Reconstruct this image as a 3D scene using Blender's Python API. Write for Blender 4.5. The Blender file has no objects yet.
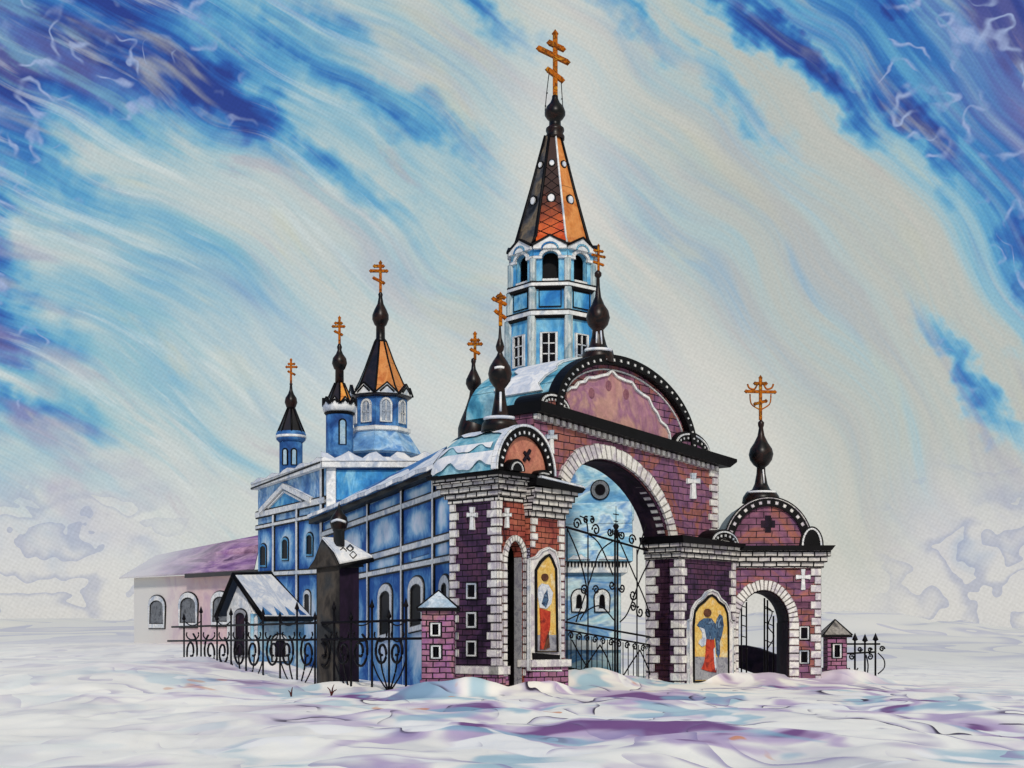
import bpy, bmesh, math, random
from mathutils import Vector, noise as mnoise
from mathutils.geometry import tessellate_polygon
random.seed(7)
PI = math.pi
H, F, CX, HY = 1.8, 1400.0, 512.0, 640.0      # eye height (m), focal length (px), image centre column, horizon row
S = bpy.context.scene
COL = S.collection

# ------------------------------------------------------------------ colour and node helpers
def lin(h, k=1.0):
    h = h.lstrip('#'); out = []
    for i in (0, 2, 4):
        c = int(h[i:i+2], 16)/255
        out.append((c/12.92 if c <= .04045 else ((c+.055)/1.055)**2.4)*k)
    return (out[0], out[1], out[2], 1)

class NT:
    def __init__(s, tree): s.t = tree
    def node(s, typ, **kw):
        n = s.t.nodes.new(typ)
        for k, v in kw.items(): setattr(n, k, v)
        return n
    def put(s, sock, v):
        if isinstance(v, bpy.types.NodeSocket): s.t.links.new(v, sock)
        else: sock.default_value = v
    def m(s, op, a, b=None, c=None, clamp=False):
        n = s.node('ShaderNodeMath', operation=op, use_clamp=clamp)
        s.put(n.inputs[0], a)
        if b is not None: s.put(n.inputs[1], b)
        if c is not None: s.put(n.inputs[2], c)
        return n.outputs[0]
    def xyz(s, x, y, z=0.0):
        n = s.node('ShaderNodeCombineXYZ')
        for i, v in enumerate((x, y, z)): s.put(n.inputs[i], v)
        return n.outputs[0]
    def sep(s, v):
        n = s.node('ShaderNodeSeparateXYZ'); s.put(n.inputs[0], v); return n.outputs
    def noise(s, vec, scale=1.0, detail=3.0, rough=.55, dist=0.0, col=False):
        n = s.node('ShaderNodeTexNoise'); n.inputs['Scale'].default_value = scale
        n.inputs['Detail'].default_value = detail; n.inputs['Roughness'].default_value = rough
        n.inputs['Distortion'].default_value = dist
        s.put(n.inputs['Vector'], vec)
        return n.outputs['Color' if col else 'Fac']
    def step(s, lo, hi, v):
        n = s.node('ShaderNodeMapRange', interpolation_type='SMOOTHSTEP')
        s.put(n.inputs[0], v); n.inputs[1].default_value = lo; n.inputs[2].default_value = hi
        if lo > hi:
            n.inputs[1].default_value = hi; n.inputs[2].default_value = lo
            n.inputs[3].default_value = 1; n.inputs[4].default_value = 0
        return n.outputs[0]
    def mix(s, f, a, b, mode='MIX'):
        n = s.node('ShaderNodeMix', data_type='RGBA', blend_type=mode)
        s.put(n.inputs[0], f); s.put(n.inputs[6], a); s.put(n.inputs[7], b)
        return n.outputs[2]
    def ramp(s, f, stops):
        n = s.node('ShaderNodeValToRGB'); cr = n.color_ramp
        while len(cr.elements) < len(stops): cr.elements.new(.5)
        for e, (p, c) in zip(cr.elements, stops): e.position = p; e.color = c
        s.put(n.inputs[0], f); return n.outputs[0]

INK = lin('#0c090d')
def new_mat(name):
    m = bpy.data.materials.new(name); m.use_nodes = True
    nt = NT(m.node_tree); b = m.node_tree.nodes['Principled BSDF']
    return m, nt, b

def ink_edges(nt, colr, r, soft=(.80, .985), col=None):
    """dark drawn line along the edges of the form, by the angle the rounded edge makes with the face"""
    g = nt.node('ShaderNodeNewGeometry')
    bv = nt.node('ShaderNodeBevel', samples=4); bv.inputs['Radius'].default_value = r
    d = nt.node('ShaderNodeVectorMath', operation='DOT_PRODUCT')
    nt.put(d.inputs[0], bv.outputs[0]); nt.put(d.inputs[1], g.outputs['Normal'])
    f = nt.step(soft[0], soft[1], d.outputs['Value'])
    return nt.mix(f, col or INK, colr)

def paint(name, cols, scale=.5, stretch=(1, 1, 1), rough=.7, ink=.05, fine=.35, brick=None, grad=None, spec=.2, dirt=0.0, bump=0, edge=None):
    """brush-painted surface: a few colours blended by broad streaky noise, finer bristle noise on top"""
    m, nt, b = new_mat(name)
    pos = nt.node('ShaderNodeNewGeometry').outputs['Position']
    mp = nt.node('ShaderNodeMapping'); mp.inputs['Scale'].default_value = stretch; nt.put(mp.inputs[0], pos)
    n1 = nt.noise(mp.outputs[0], scale, 4, .6, .8)
    n1 = nt.step(.28, .72, n1)
    k = len(cols)
    c = nt.ramp(n1, [(i/max(1, k-1), lin(h)) for i, h in enumerate(cols)])
    n2 = nt.noise(mp.outputs[0], scale*9, 3, .65, .4)
    c = nt.mix(1.0, c, nt.ramp(n2, [(.25, (1-fine, 1-fine, 1-fine, 1)), (.75, (1+fine*.4, 1+fine*.4, 1+fine*.4, 1))]), 'MULTIPLY')
    if grad:                                   # (z0, z1, hex, strength): colour fading in with height
        z = nt.sep(pos)[2]
        f = nt.m('MULTIPLY', nt.step(grad[0], grad[1], nt.m('ADD', z, nt.m('MULTIPLY', nt.m('SUBTRACT', n1, .5), grad[4] if len(grad) > 4 else .8))), grad[3])
        c = nt.mix(f, c, lin(grad[2]))
    h = n2
    if brick:                                  # (brick width, row height, mortar size, mortar hex)
        uv = nt.node('ShaderNodeTexCoord').outputs['UV']
        jit = nt.noise(uv, 1.7, 2, .5, 0, col=True)
        va = nt.node('ShaderNodeVectorMath', operation='MULTIPLY_ADD')
        nt.put(va.inputs[0], jit); va.inputs[1].default_value = (.10, .07, 0); nt.put(va.inputs[2], uv)
        t = nt.node('ShaderNodeTexBrick'); nt.put(t.inputs['Vector'], va.outputs[0])
        t.inputs['Scale'].default_value = 1; t.inputs['Mortar Size'].default_value = brick[2]
        t.inputs['Brick Width'].default_value = brick[0]; t.inputs['Row Height'].default_value = brick[1]
        t.inputs['Mortar Smooth'].default_value = .3
        t.inputs['Color1'].default_value = (1, 1, 1, 1); t.inputs['Color2'].default_value = (.72, .72, .75, 1)
        c = nt.mix(1.0, c, t.outputs['Color'], 'MULTIPLY')
        mf = nt.m('MULTIPLY', t.outputs['Fac'], nt.step(.3, .55, nt.noise(uv, 2.3, 3)))
        c = nt.mix(nt.m('MULTIPLY', mf, .72), c, lin(brick[3]))
    if dirt:
        nd = nt.noise(pos, .9, 5, .7)
        c = nt.mix(nt.m('MULTIPLY', nt.step(.5, .72, nd), dirt), c, INK)
    if edge: c = ink_edges(nt, c, edge[0], (.74, 1.0), lin(edge[1]))
    if ink: c = ink_edges(nt, c, ink)
    nt.put(b.inputs['Base Color'], c)
    b.inputs['Roughness'].default_value = rough; b.inputs['Specular IOR Level'].default_value = spec
    if bump:
        bp = nt.node('ShaderNodeBump'); bp.inputs['Strength'].default_value = bump; bp.inputs['Distance'].default_value = .03
        nt.put(bp.inputs['Height'], h); nt.put(b.inputs['Normal'], bp.outputs[0])
    return m

M = {}
M['purple_brick'] = paint('purple_brick', ['#2a1a30', '#4e3352', '#5e3a52', '#372440'], .55, brick=(.46, .2, .022, '#120a14'), ink=.07, dirt=.45, bump=.2)
M['plum_brick'] = paint('plum_brick', ['#6a4058', '#96627a', '#ab6a5a', '#84597c', '#a67284'], .42, brick=(.62, .26, .020, '#241220'), ink=.08, dirt=.4, bump=.2)
M['red_brick'] = paint('red_brick', ['#843c3a', '#a85446', '#ba6c54', '#8c4650'], .7, brick=(.4, .19, .018, '#35130f'), ink=.06, dirt=.25)
M['pink_brick'] = paint('pink_brick', ['#8a5578', '#b07a90', '#a46a98', '#c58f8a'], .9, brick=(.42, .19, .024, '#20121c'), ink=.06, dirt=.15)
M['soffit'] = paint('soffit', ['#120c14', '#251729', '#3b2630'], .9, ink=.05, rough=.8)
M['stone'] = paint('stone', ['#d2cec6', '#efebe2', '#bdb4bc', '#e6e0d6'], 1.1, ink=.055, fine=.25)
M['cornice_stone'] = paint('cornice_stone', ['#c3beb5', '#e8e3d8', '#a8a0a8'], 1.0, brick=(.5, .2, .034, '#0f0c10'), ink=.05, fine=.25)
M['white_trim'] = paint('white_trim', ['#d4d8da', '#f3f1ec', '#aab6c6'], .8, ink=.05, fine=.3)
M['black'] = paint('black', ['#050405', '#0d0b0e', '#070607'], 1.2, rough=.5, ink=0, spec=.12)
M['iron'] = paint('iron', ['#08070a', '#141016'], 2, rough=.5, ink=0, spec=.12)
M['dome'] = paint('dome', ['#050405', '#0c0909', '#2c1812', '#060506'], 1.6, rough=.36, ink=0, spec=.25)
M['blue_wall'] = paint('blue_wall', ['#4474b0', '#76a6d2', '#a9c9e2', '#5a8cc4', '#8cb8dc'], .42, ink=.08, fine=.3, dirt=.3)
M['pale_blue'] = paint('pale_blue', ['#8fb4cc', '#b4ccd6', '#7a9cc4'], 1, ink=.02)

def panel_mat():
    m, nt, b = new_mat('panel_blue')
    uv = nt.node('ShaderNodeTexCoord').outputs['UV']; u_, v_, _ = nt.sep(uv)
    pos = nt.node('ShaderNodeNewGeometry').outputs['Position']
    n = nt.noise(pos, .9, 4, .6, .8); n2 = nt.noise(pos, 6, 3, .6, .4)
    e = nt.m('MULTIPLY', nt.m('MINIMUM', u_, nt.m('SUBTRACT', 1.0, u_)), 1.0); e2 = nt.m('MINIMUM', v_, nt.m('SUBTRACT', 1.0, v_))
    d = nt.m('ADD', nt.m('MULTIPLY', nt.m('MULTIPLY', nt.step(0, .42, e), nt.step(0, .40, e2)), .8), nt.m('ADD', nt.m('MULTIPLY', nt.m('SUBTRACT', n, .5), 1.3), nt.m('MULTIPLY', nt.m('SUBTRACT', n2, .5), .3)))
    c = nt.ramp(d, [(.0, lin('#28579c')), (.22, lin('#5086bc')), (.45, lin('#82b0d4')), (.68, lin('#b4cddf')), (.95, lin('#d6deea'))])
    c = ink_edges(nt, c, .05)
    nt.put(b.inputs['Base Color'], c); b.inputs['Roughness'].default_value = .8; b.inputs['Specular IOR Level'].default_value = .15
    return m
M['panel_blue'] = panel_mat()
M['deep_blue'] = paint('deep_blue', ['#1b3d74', '#3568a6', '#5a92c6', '#274f8c'], .5, ink=.08, fine=.35, dirt=.3)
M['tower_pilaster'] = paint('tower_pilaster', ['#9fb4b8', '#d6dcd8', '#86a0aa', '#c4ccca'], 1.1, (1, 1, .4), ink=.06, fine=.3)
M['tower_blue'] = paint('tower_blue', ['#2370b4', '#4a9cd0', '#8cc8e0', '#3a86c2'], .7, (1, 1, .5), ink=.06, fine=.3, dirt=.25)
M['teal_roof'] = paint('teal_roof', ['#2f6f8e', '#5aa5bd', '#9cc9d2', '#3f86a6'], .55, ink=.06, fine=.3, dirt=.25)
M['chapel_blue'] = paint('chapel_blue', ['#5a94c0', '#98c6d8', '#cfe4e6', '#5f92c6', '#b0d4de'], .3, (1, 1, 2), ink=.07, fine=.3, dirt=.15)
M['snow'] = paint('snow', ['#d8dde2', '#f2f0ec', '#c3cbd8', '#ebe9e8'], .8, ink=.045, fine=.12, rough=.85, spec=.1)
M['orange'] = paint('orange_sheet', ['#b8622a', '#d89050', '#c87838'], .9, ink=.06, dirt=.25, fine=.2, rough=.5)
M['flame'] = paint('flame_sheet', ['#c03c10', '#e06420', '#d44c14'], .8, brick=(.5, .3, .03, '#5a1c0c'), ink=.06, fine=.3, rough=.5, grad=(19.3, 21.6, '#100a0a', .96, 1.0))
M['shaded_sheet'] = paint('shaded_sheet', ['#15151a', '#4a4a4c', '#7a6a54', '#222228'], .8, ink=.07, rough=.5, dirt=.4)
M['amber'] = paint('amber_sheet', ['#e08a34', '#f0a850', '#d06a24'], .9, ink=.05, fine=.2, rough=.5)
M['dark_sheet'] = paint('dark_sheet', ['#0a080b', '#1d1518', '#2a1c1a'], 1.1, ink=0, rough=.4, spec=.5)
M['gold'] = paint('gold_paint', ['#8e4210', '#c46e14', '#5e280c', '#d08a20'], 3.5, ink=.02, fine=.4, rough=.6, spec=.06)
M['glass'] = paint('dark_glass', ['#050509', '#0c0c12', '#140e14'], 1.5, ink=0, rough=.4, spec=.05)
M['pale_glass'] = paint('pale_glass', ['#5a6c84', '#a7b2c0', '#3c4a62'], 1.5, ink=0, rough=.3, spec=.5)
M['grey_glass'] = paint('grey_glass', ['#55585e', '#7d8084', '#3f4248'], 2.5, ink=0, rough=.4, dirt=.5)
M['purple_roof'] = paint('purple_roof', ['#6c4478', '#9a70a0', '#c09ab4', '#57365f'], .35, (.4, .4, 2.2), ink=.06, dirt=.25)
M['tympanum'] = paint('tympanum_plaster', ['#b07e80', '#c4968a', '#9c6c86', '#c29a86'], .5, ink=.06, fine=.3, dirt=.12)
M['tymp_red'] = paint('red_plaster', ['#b06a5a', '#cf8a70', '#a4504c'], .9, ink=.04)
M['pillar'] = paint('grey_pillar', ['#1e2022', '#36383a', '#4a443e', '#16171a'], .7, (1, 1, .4), ink=.07, dirt=.35)
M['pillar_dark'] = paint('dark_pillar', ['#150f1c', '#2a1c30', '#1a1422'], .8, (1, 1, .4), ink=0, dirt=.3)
M['pier_cap'] = paint('pier_cap_snow', ['#9fb6c6', '#d5dde2', '#7e98ae', '#c3ced6'], 1.2, ink=.06)
M['icon_gold'] = paint('icon_gold', ['#d89a3c', '#e8c878', '#e0b050', '#ecdcb0'], 1.3, ink=0, bump=0)
M['icon_grey'] = paint('icon_grey', ['#6a6a78', '#a5a5a8', '#82808c'], 3, ink=0, bump=0)
M['icon_red'] = paint('icon_red', ['#a42c20', '#cc4a30', '#7c2420'], 3, ink=.02, bump=0)
M['icon_blue'] = paint('icon_blue', ['#2c4668', '#51708f', '#1d2c48', '#7f9ab5'], 3, ink=.02, bump=0)
M['icon_pale'] = paint('icon_pale', ['#b7c1d0', '#e2e4e4', '#8e9cbc'], 3, ink=.02, bump=0)
M['icon_skin'] = paint('icon_skin', ['#4a2c20', '#6e4430', '#2c1a14'], 3, ink=0, bump=0)
M['lavender'] = paint('lavender_plaster', ['#8a84a0', '#b4aec2', '#6a6482'], 2.2, brick=(.12, .1, .02, '#2c2638'), ink=.05)
M['weed'] = paint('weed_stem', ['#3a1610', '#5c2418', '#1c0c0c'], 4, ink=0)
M['roundel'] = paint('roundel_paint', ['#7c4c58', '#92606a', '#6e4456'], 1.5, ink=0)
M['slate'] = paint('slate_cap', ['#55524f', '#a29d96', '#38363a'], 1.5, ink=.06)

# pink walls fading to the pale sky tone at the far end, dissolving into it
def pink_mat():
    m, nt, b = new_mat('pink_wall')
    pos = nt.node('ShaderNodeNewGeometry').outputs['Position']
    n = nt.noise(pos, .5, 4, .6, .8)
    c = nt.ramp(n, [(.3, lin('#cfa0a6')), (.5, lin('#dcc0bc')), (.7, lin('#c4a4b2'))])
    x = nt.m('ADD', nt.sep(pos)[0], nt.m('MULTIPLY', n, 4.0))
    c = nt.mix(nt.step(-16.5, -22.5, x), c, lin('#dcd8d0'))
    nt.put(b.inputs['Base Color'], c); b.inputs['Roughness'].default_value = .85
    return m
M['pink_wall'] = pink_mat()
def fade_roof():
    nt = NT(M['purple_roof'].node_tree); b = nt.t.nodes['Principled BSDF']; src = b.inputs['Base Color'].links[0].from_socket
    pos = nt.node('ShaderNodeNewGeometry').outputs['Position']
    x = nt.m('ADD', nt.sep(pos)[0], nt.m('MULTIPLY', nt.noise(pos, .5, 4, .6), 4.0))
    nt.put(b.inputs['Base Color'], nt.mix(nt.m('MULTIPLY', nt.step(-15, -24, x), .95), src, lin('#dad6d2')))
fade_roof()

# ------------------------------------------------------------------ geometry helpers
class Fac:
    """a vertical wall plane through two plan points, left to right as seen from the front"""
    def __init__(s, a, b):
        s.o = Vector(a[:2]); d = Vector(b[:2])-s.o; s.L = d.length; s.t = d.normalized(); s.n = Vector((s.t.y, -s.t.x))
    def shift(s, k):
        f = Fac(s.o, s.o+s.t); f.o = s.o+s.n*k; f.L = s.L; return f
    def uv(s, px, py):
        k = (px-CX)/F
        u = (k*s.o.y-s.o.x)/(s.t.x-k*s.t.y); d = s.o.y+s.t.y*u
        return (u, H+(HY-py)/F*d)
    def u(s, px): return s.uv(px, HY)[0]
    def d(s, px): return s.o.y+s.t.y*s.u(px)
    def pt(s, u, z, off=0.0):
        p = s.o+s.t*u+s.n*off; return Vector((p.x, p.y, z))

def plan(px, d): return Vector(((px-CX)/F*d, d))
def zat(py, d): return H+(HY-py)/F*d
def Z(pts, x0, y0, k): return [(x0+x/k, y0+y/k) for x, y in pts]

class MB:
    def __init__(s):
        s.bm = bmesh.new(); s.uvl = s.bm.loops.layers.uv.new('UVMap'); s.mi = 0
    def face(s, vs, uvs=None, smooth=False):
        try: f = s.bm.faces.new(vs)
        except ValueError: return None
        f.material_index = s.mi; f.smooth = smooth
        if uvs:
            for l, w in zip(f.loops, uvs): l[s.uvl].uv = w
        return f
    def slab(s, fac, loops, f, b):
        """a plate in a wall plane: outline (and holes) in wall metres, front and back offset along the normal"""
        if not isinstance(loops[0][0], (tuple, list)): loops = [loops]
        flat = [p for l in loops for p in l]
        tris = tessellate_polygon([[Vector((p[0], p[1], 0)) for p in l] for l in loops])
        vf = [s.bm.verts.new(fac.pt(p[0], p[1], f)) for p in flat]
        vb = [s.bm.verts.new(fac.pt(p[0], p[1], b)) for p in flat]
        nf = Vector((fac.n.x, fac.n.y, 0))
        for t in tris:
            a, q, c = [vf[i].co for i in t]
            tt = t if (q-a).cross(c-a).dot(nf) > 0 else t[::-1]
            s.face([vf[i] for i in tt], [flat[i] for i in tt])
            tr = tt[::-1]; s.face([vb[i] for i in tr], [flat[i] for i in tr])
        base = 0
        for li, l in enumerate(loops):
            n = len(l); area = sum(l[i][0]*l[(i+1) % n][1]-l[(i+1) % n][0]*l[i][1] for i in range(n))
            ccw = area > 0
            if li: ccw = not ccw
            run = 0
            for i in range(n):
                j = (i+1) % n; a, c = base+i, base+j
                seg = math.dist(flat[a], flat[c])
                q = [vf[a], vb[a], vb[c], vf[c]] if ccw else [vf[c], vb[c], vb[a], vf[a]]
                w = [(f, run), (b, run), (b, run+seg), (f, run+seg)]
                if abs(flat[a][1]-flat[c][1]) < abs(flat[a][0]-flat[c][0]): w = [(p[1], p[0]) for p in w]
                s.face(q, w if ccw else w[::-1]); run += seg
            base += n
        return s
    def pslab(s, fac, pts, f, b): return s.slab(fac, [fac.uv(*p) for p in pts], f, b)
    def panel(s, fac, pts, f, b):
        s.pslab(fac, pts, f, b)
        q = [fac.uv(*p) for p in pts]; u0, u1 = min(p[0] for p in q), max(p[0] for p in q)
        for fc in s.bm.faces:
            for l in fc.loops:
                w = l[s.uvl].uv; u = w[0]; t = (u-u0)/(u1-u0)
                lo = q[0][1]+(q[1][1]-q[0][1])*t; hi = q[3][1]+(q[2][1]-q[3][1])*t
                l[s.uvl].uv = (t, (w[1]-lo)/(hi-lo))
        return s
    def box(s, fac, u0, u1, z0, z1, f, b): return s.slab(fac, [(u0, z0), (u1, z0), (u1, z1), (u0, z1)], f, b)
    def pline(s, fac, pts, w, f, b, closed=False):
        """a band of width w (m) following pixel points in the wall plane"""
        return s.line(fac, [fac.uv(*p) for p in pts], w, f, b, closed)
    def line(s, fac, q, w, f, b, closed=False):
        q = [Vector(p) for p in q]; n = len(q); L, R = [], []
        for i in range(n):
            p0 = q[i-1] if (i or closed) else q[i]; p1 = q[(i+1) % n] if (i < n-1 or closed) else q[i]
            d = (p1-p0)
            d = d.normalized() if d.length > 1e-9 else Vector((1, 0))
            nn = Vector((-d.y, d.x))*w/2
            L.append(tuple(q[i]+nn)); R.append(tuple(q[i]-nn))
        for i in range(n if closed else n-1):
            j = (i+1) % n
            s.slab(fac, [R[i], R[j], L[j], L[i]], f, b)
        return s
    def prism(s, bot, top, cap=True):
        n = len(bot); vb = [s.bm.verts.new(p) for p in bot]; vt = [s.bm.verts.new(p) for p in top]
        for i in range(n):
            j = (i+1) % n
            w = (Vector(bot[i])-Vector(bot[j])).length; h = (Vector(bot[i])-Vector(top[i])).length
            s.face([vb[i], vb[j], vt[j], vt[i]], [(0, 0), (w, 0), (w, h), (0, h)])
        if cap:
            s.face(vt); s.face(vb[::-1])
        return s
    def trim(s, fac, pts, w, f, b, ow=.13, closed=False):
        """a light band with a dark drawn edge showing on both sides (material slots 0 and 1)"""
        s.pline(fac, pts, w, f, b, closed); s.mi = 1; s.pline(fac, pts, w+ow, f-.03, b, closed); s.mi = 0
        return s
    def poly(s, pts): s.face([s.bm.verts.new(p) for p in pts]); return s
    def lathe(s, c, prof, n=24, rot=0.0, smooth=True, wob=0.0):
        rings = []
        for r, z in prof:
            if r < 1e-4: rings.append([s.bm.verts.new((c[0], c[1], z))])
            else: rings.append([s.bm.verts.new((c[0]+r*math.sin(rot+2*PI*i/n), c[1]-r*math.cos(rot+2*PI*i/n), z)) for i in range(n)])
        for k in range(len(rings)-1):
            A, B = rings[k], rings[k+1]
            if len(A) == 1 and len(B) == 1: continue
            for i in range(n):
                j = (i+1) % n
                if len(A) == 1: s.face([A[0], B[j], B[i]], smooth=smooth)
                elif len(B) == 1: s.face([A[i], A[j], B[0]], smooth=smooth)
                else: s.face([A[i], A[j], B[j], B[i]], smooth=smooth)
        if len(rings[0]) > 1: s.face(rings[0][::-1])
        if len(rings[-1]) > 1: s.face(rings[-1])
        return s
    def tube(s, pts, r, n=6, taper=None):
        pts = [Vector(p) for p in pts]; rings = []
        for i, p in enumerate(pts):
            d = (pts[min(i+1, len(pts)-1)]-pts[max(i-1, 0)]).normalized()
            up = Vector((0, 0, 1)) if abs(d.z) < .9 else Vector((1, 0, 0))
            a = d.cross(up).normalized(); b = d.cross(a)
            rr = r if taper is None else r+(taper-r)*i/(len(pts)-1)
            rings.append([s.bm.verts.new(p+(a*math.cos(2*PI*k/n)+b*math.sin(2*PI*k/n))*rr) for k in range(n)])
        for A, B in zip(rings, rings[1:]):
            for k in range(n): s.face([A[k], A[(k+1) % n], B[(k+1) % n], B[k]], smooth=True)
        s.face(rings[0][::-1]); s.face(rings[-1])
        return s
    def build(s, name, mats, parent=None, label=None):
        bm = s.bm; bmesh.ops.recalc_face_normals(bm, faces=bm.faces)
        off = Vector((0, 0, 0)); p = parent
        while p is not None: off += p.location; p = p.parent
        if off.length: bmesh.ops.translate(bm, verts=bm.verts, vec=-off)
        me = bpy.data.meshes.new(name); bm.to_mesh(me); bm.free()
        o = bpy.data.objects.new(name, me); COL.objects.link(o)
        for m in (mats if isinstance(mats, (list, tuple)) else [mats]): me.materials.append(M[m] if isinstance(m, str) else m)
        if parent: o.parent = parent
        if label: o['label'] = label
        return o

def thing(name, label, cat, loc, group=None):
    o = bpy.data.objects.new(name, None); COL.objects.link(o); o.location = (loc[0], loc[1], loc[2] if len(loc) > 2 else 0)
    o.empty_display_size = .3
    o['label'] = label; o['category'] = cat
    if group: o['group'] = group
    return o

def arch(uL, uR, zL, zR, rise, n=24, k=0.0):
    """arch curve right to left; springs at zL / zR, widened by k all round"""
    uc, a = (uL+uR)/2, (uR-uL)/2
    out = []
    for i in range(n+1):
        th = PI*i/n; u = uc+(a+k)*math.cos(th)
        zb = zL+(zR-zL)*(u-uL)/(uR-uL)
        out.append((u, zb+(rise+k)*math.sin(th)))
    return out

def arch_stones(mb, fac, uL, uR, zL, zR, rise, w, f, b, n=26, z0=None, gap=.12, hrow=.34):
    uc, a = (uL+uR)/2, (uR-uL)/2
    def A(th, k):
        u = uc+(a+k)*math.cos(th); zb = zL+(zR-zL)*(u-uL)/(uR-uL)
        return (u, zb+(rise+k)*math.sin(th))
    for i in range(n):
        t0 = PI*(i+gap/2)/n; t1 = PI*(i+1-gap/2)/n; ww = w*random.uniform(.93, 1.05)
        mb.slab(fac, [A(t0, 0), A(t0, ww), A(t1, ww), A(t1, 0)], f+random.uniform(0, .012), b)
    if z0 is not None:
        for u0, u1, zt in ((uL-w, uL, zL), (uR, uR+w, zR)):
            k = max(1, round((zt-z0)/hrow)); h = (zt-z0)/k
            for i in range(k): mb.box(fac, u0, u1, z0+i*h+.02, z0+(i+1)*h-.02, f+random.uniform(0, .012), b)

def quoins(mb, fac, u, sgn, z0, z1, h=.3, long=.4, short=.22, f=.05, b=-.02):
    """alternating long and short corner stones running from an edge at u into the wall (sgn +1 right, -1 left)"""
    k = max(2, round((z1-z0)/h)); hh = (z1-z0)/k
    for i in range(k):
        w = (long if i % 2 else short)*random.uniform(.92, 1.06)
        a, c = sorted((u, u+sgn*w))
        mb.box(fac, a, c, z0+i*hh+.02, z0+(i+1)*hh-.02, f+random.uniform(0, .012), b)

def shade_win(parent, fac, pts, frame_w, glass='glass', frame='white_trim', f=.05, bars=None, name='window', fo=.09):
    """pane with a frame around it; pts in pixels"""
    q = [fac.uv(*p) for p in pts]
    o = MB().slab(fac, q, f, -.05).build(name, glass, parent)
    fr = MB(); fr.mi = 1; fr.line(fac, q, frame_w+.12, fo-.035, -.04, True); fr.mi = 0; fr.line(fac, q, frame_w, fo, -.04, True)
    if bars:
        us = [p[0] for p in q]; zs = [p[1] for p in q]
        for k in range(1, bars[0]):
            u = min(us)+(max(us)-min(us))*k/bars[0]; fr.box(fac, u-.03, u+.03, min(zs), max(zs)-.02, fo-.012, 0)
        for k in range(1, bars[1]):
            z = min(zs)+(max(zs)-min(zs))*k/bars[1]; fr.box(fac, min(us), max(us), z-.03, z+.03, fo-.02, 0)
    fr.build('frame', [frame, 'black'], o)
    return o

def archpts(x0, x1, ytop, ybot, rise=None, n=10, skew=0.0):
    """pixel outline of an arched window"""
    a = (x1-x0)/2; rise = rise or a; ys = ytop+rise
    pts = [(x0, ybot), (x1, ybot+skew*(x1-x0))]
    for i in range(n+1):
        th = PI*i/n; x = (x0+x1)/2+a*math.cos(th)
        pts.append((x, ys-rise*math.sin(th)+skew*(x-x0)))
    return pts

def latin_cross(mb, fac, cx, y0, y1, hw, arm_y, w, f=.07, b=-.02, flare=1.5):
    """raised white wall cross with flared ends, pixel coordinates"""
    q = lambda x, y: (x, y)
    mb.pslab(fac, [(cx-w*flare, y1), (cx+w*flare, y1), (cx+w, arm_y), (cx-w, arm_y)], f, b)
    mb.pslab(fac, [(cx-w, arm_y), (cx+w, arm_y), (cx+w*flare, y0), (cx-w*flare, y0)], f+.003, b)
    mb.pslab(fac, [(cx-hw, arm_y-w*flare), (cx-hw, arm_y+w*flare), (cx, arm_y+w), (cx, arm_y-w)], f+.006, b)
    mb.pslab(fac, [(cx, arm_y-w), (cx, arm_y+w), (cx+hw, arm_y+w*flare), (cx+hw, arm_y-w*flare)], f+.006, b)

def lathe_px(px, d, prof, n=24, rot=0.0, smooth=True, mb=None):
    mb = mb or MB(); c = plan(px, d)
    return mb.lathe(c, [(hw/F*d, zat(py, d)) for hw, py in prof], n, rot, smooth)

def roof_cross(parent, px, d, bars, ytop, ybot, w=.11, mat='gold', yaw=.25, knobs=True):
    """eight-pointed roof cross: an upright and bars given as pixel end points"""
    c = plan(px, d); f = Fac(c-Vector((math.cos(yaw), -math.sin(yaw)))*0, c+Vector((math.cos(yaw), math.sin(yaw)*.3)))
    mb = MB(); s = d/F; w *= 1.2
    P = lambda x, y: ((x-px)*s, zat(y, d))
    mb.line(f, [P(px, ybot), P(px, ytop)], w, w*.45, -w*.45)
    for (x0, y0, x1, y1) in bars:
        mb.line(f, [P(x0, y0), P(x1, y1)], w*.95, w*.5, -w*.5)
        if knobs:
            for x, y in ((x0, y0), (x1, y1)):
                u, z = P(x, y); mb.lathe(f.pt(u, z), [(0, z-w*.8), (w*.75, z), (0, z+w*.8)], 8)
    u, z = P(px, ytop); mb.lathe(f.pt(u, z), [(0, z-w*.7), (w*.8, z), (0, z+w*1.1)], 8)
    return mb.build('cross', mat, parent)

def scroll(mb, fac, cu, cz, r, rad, start=0.0, turns=1.4, sgn=1, off=0.0, inner=.2):
    pts = []; n = int(18*turns)
    for i in range(n+1):
        t = i/n; rr = r*(1-(1-inner)*t); th = start+sgn*2*PI*turns*t
        pts.append(fac.pt(cu+rr*math.cos(th), cz+rr*math.sin(th), off))
    mb.tube(pts, rad, 5)
def curve_tube(mb, fac, pts, rad, off=0.0, n=10):
    """smooth tube through pixel points in a plane"""
    q = [Vector(fac.uv(*p)) for p in pts]; out = []
    for i in range(len(q)-1):
        p0 = q[max(i-1, 0)]; p1 = q[i]; p2 = q[i+1]; p3 = q[min(i+2, len(q)-1)]
        for k in range(n):
            t = k/n
            out.append(.5*((2*p1)+(p2-p0)*t+(2*p0-5*p1+4*p2-p3)*t*t+(3*p1-p0-3*p2+p3)*t**3))
    out.append(q[-1])
    mb.tube([fac.pt(p.x, p.y, off) for p in out], rad, 5)

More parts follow.
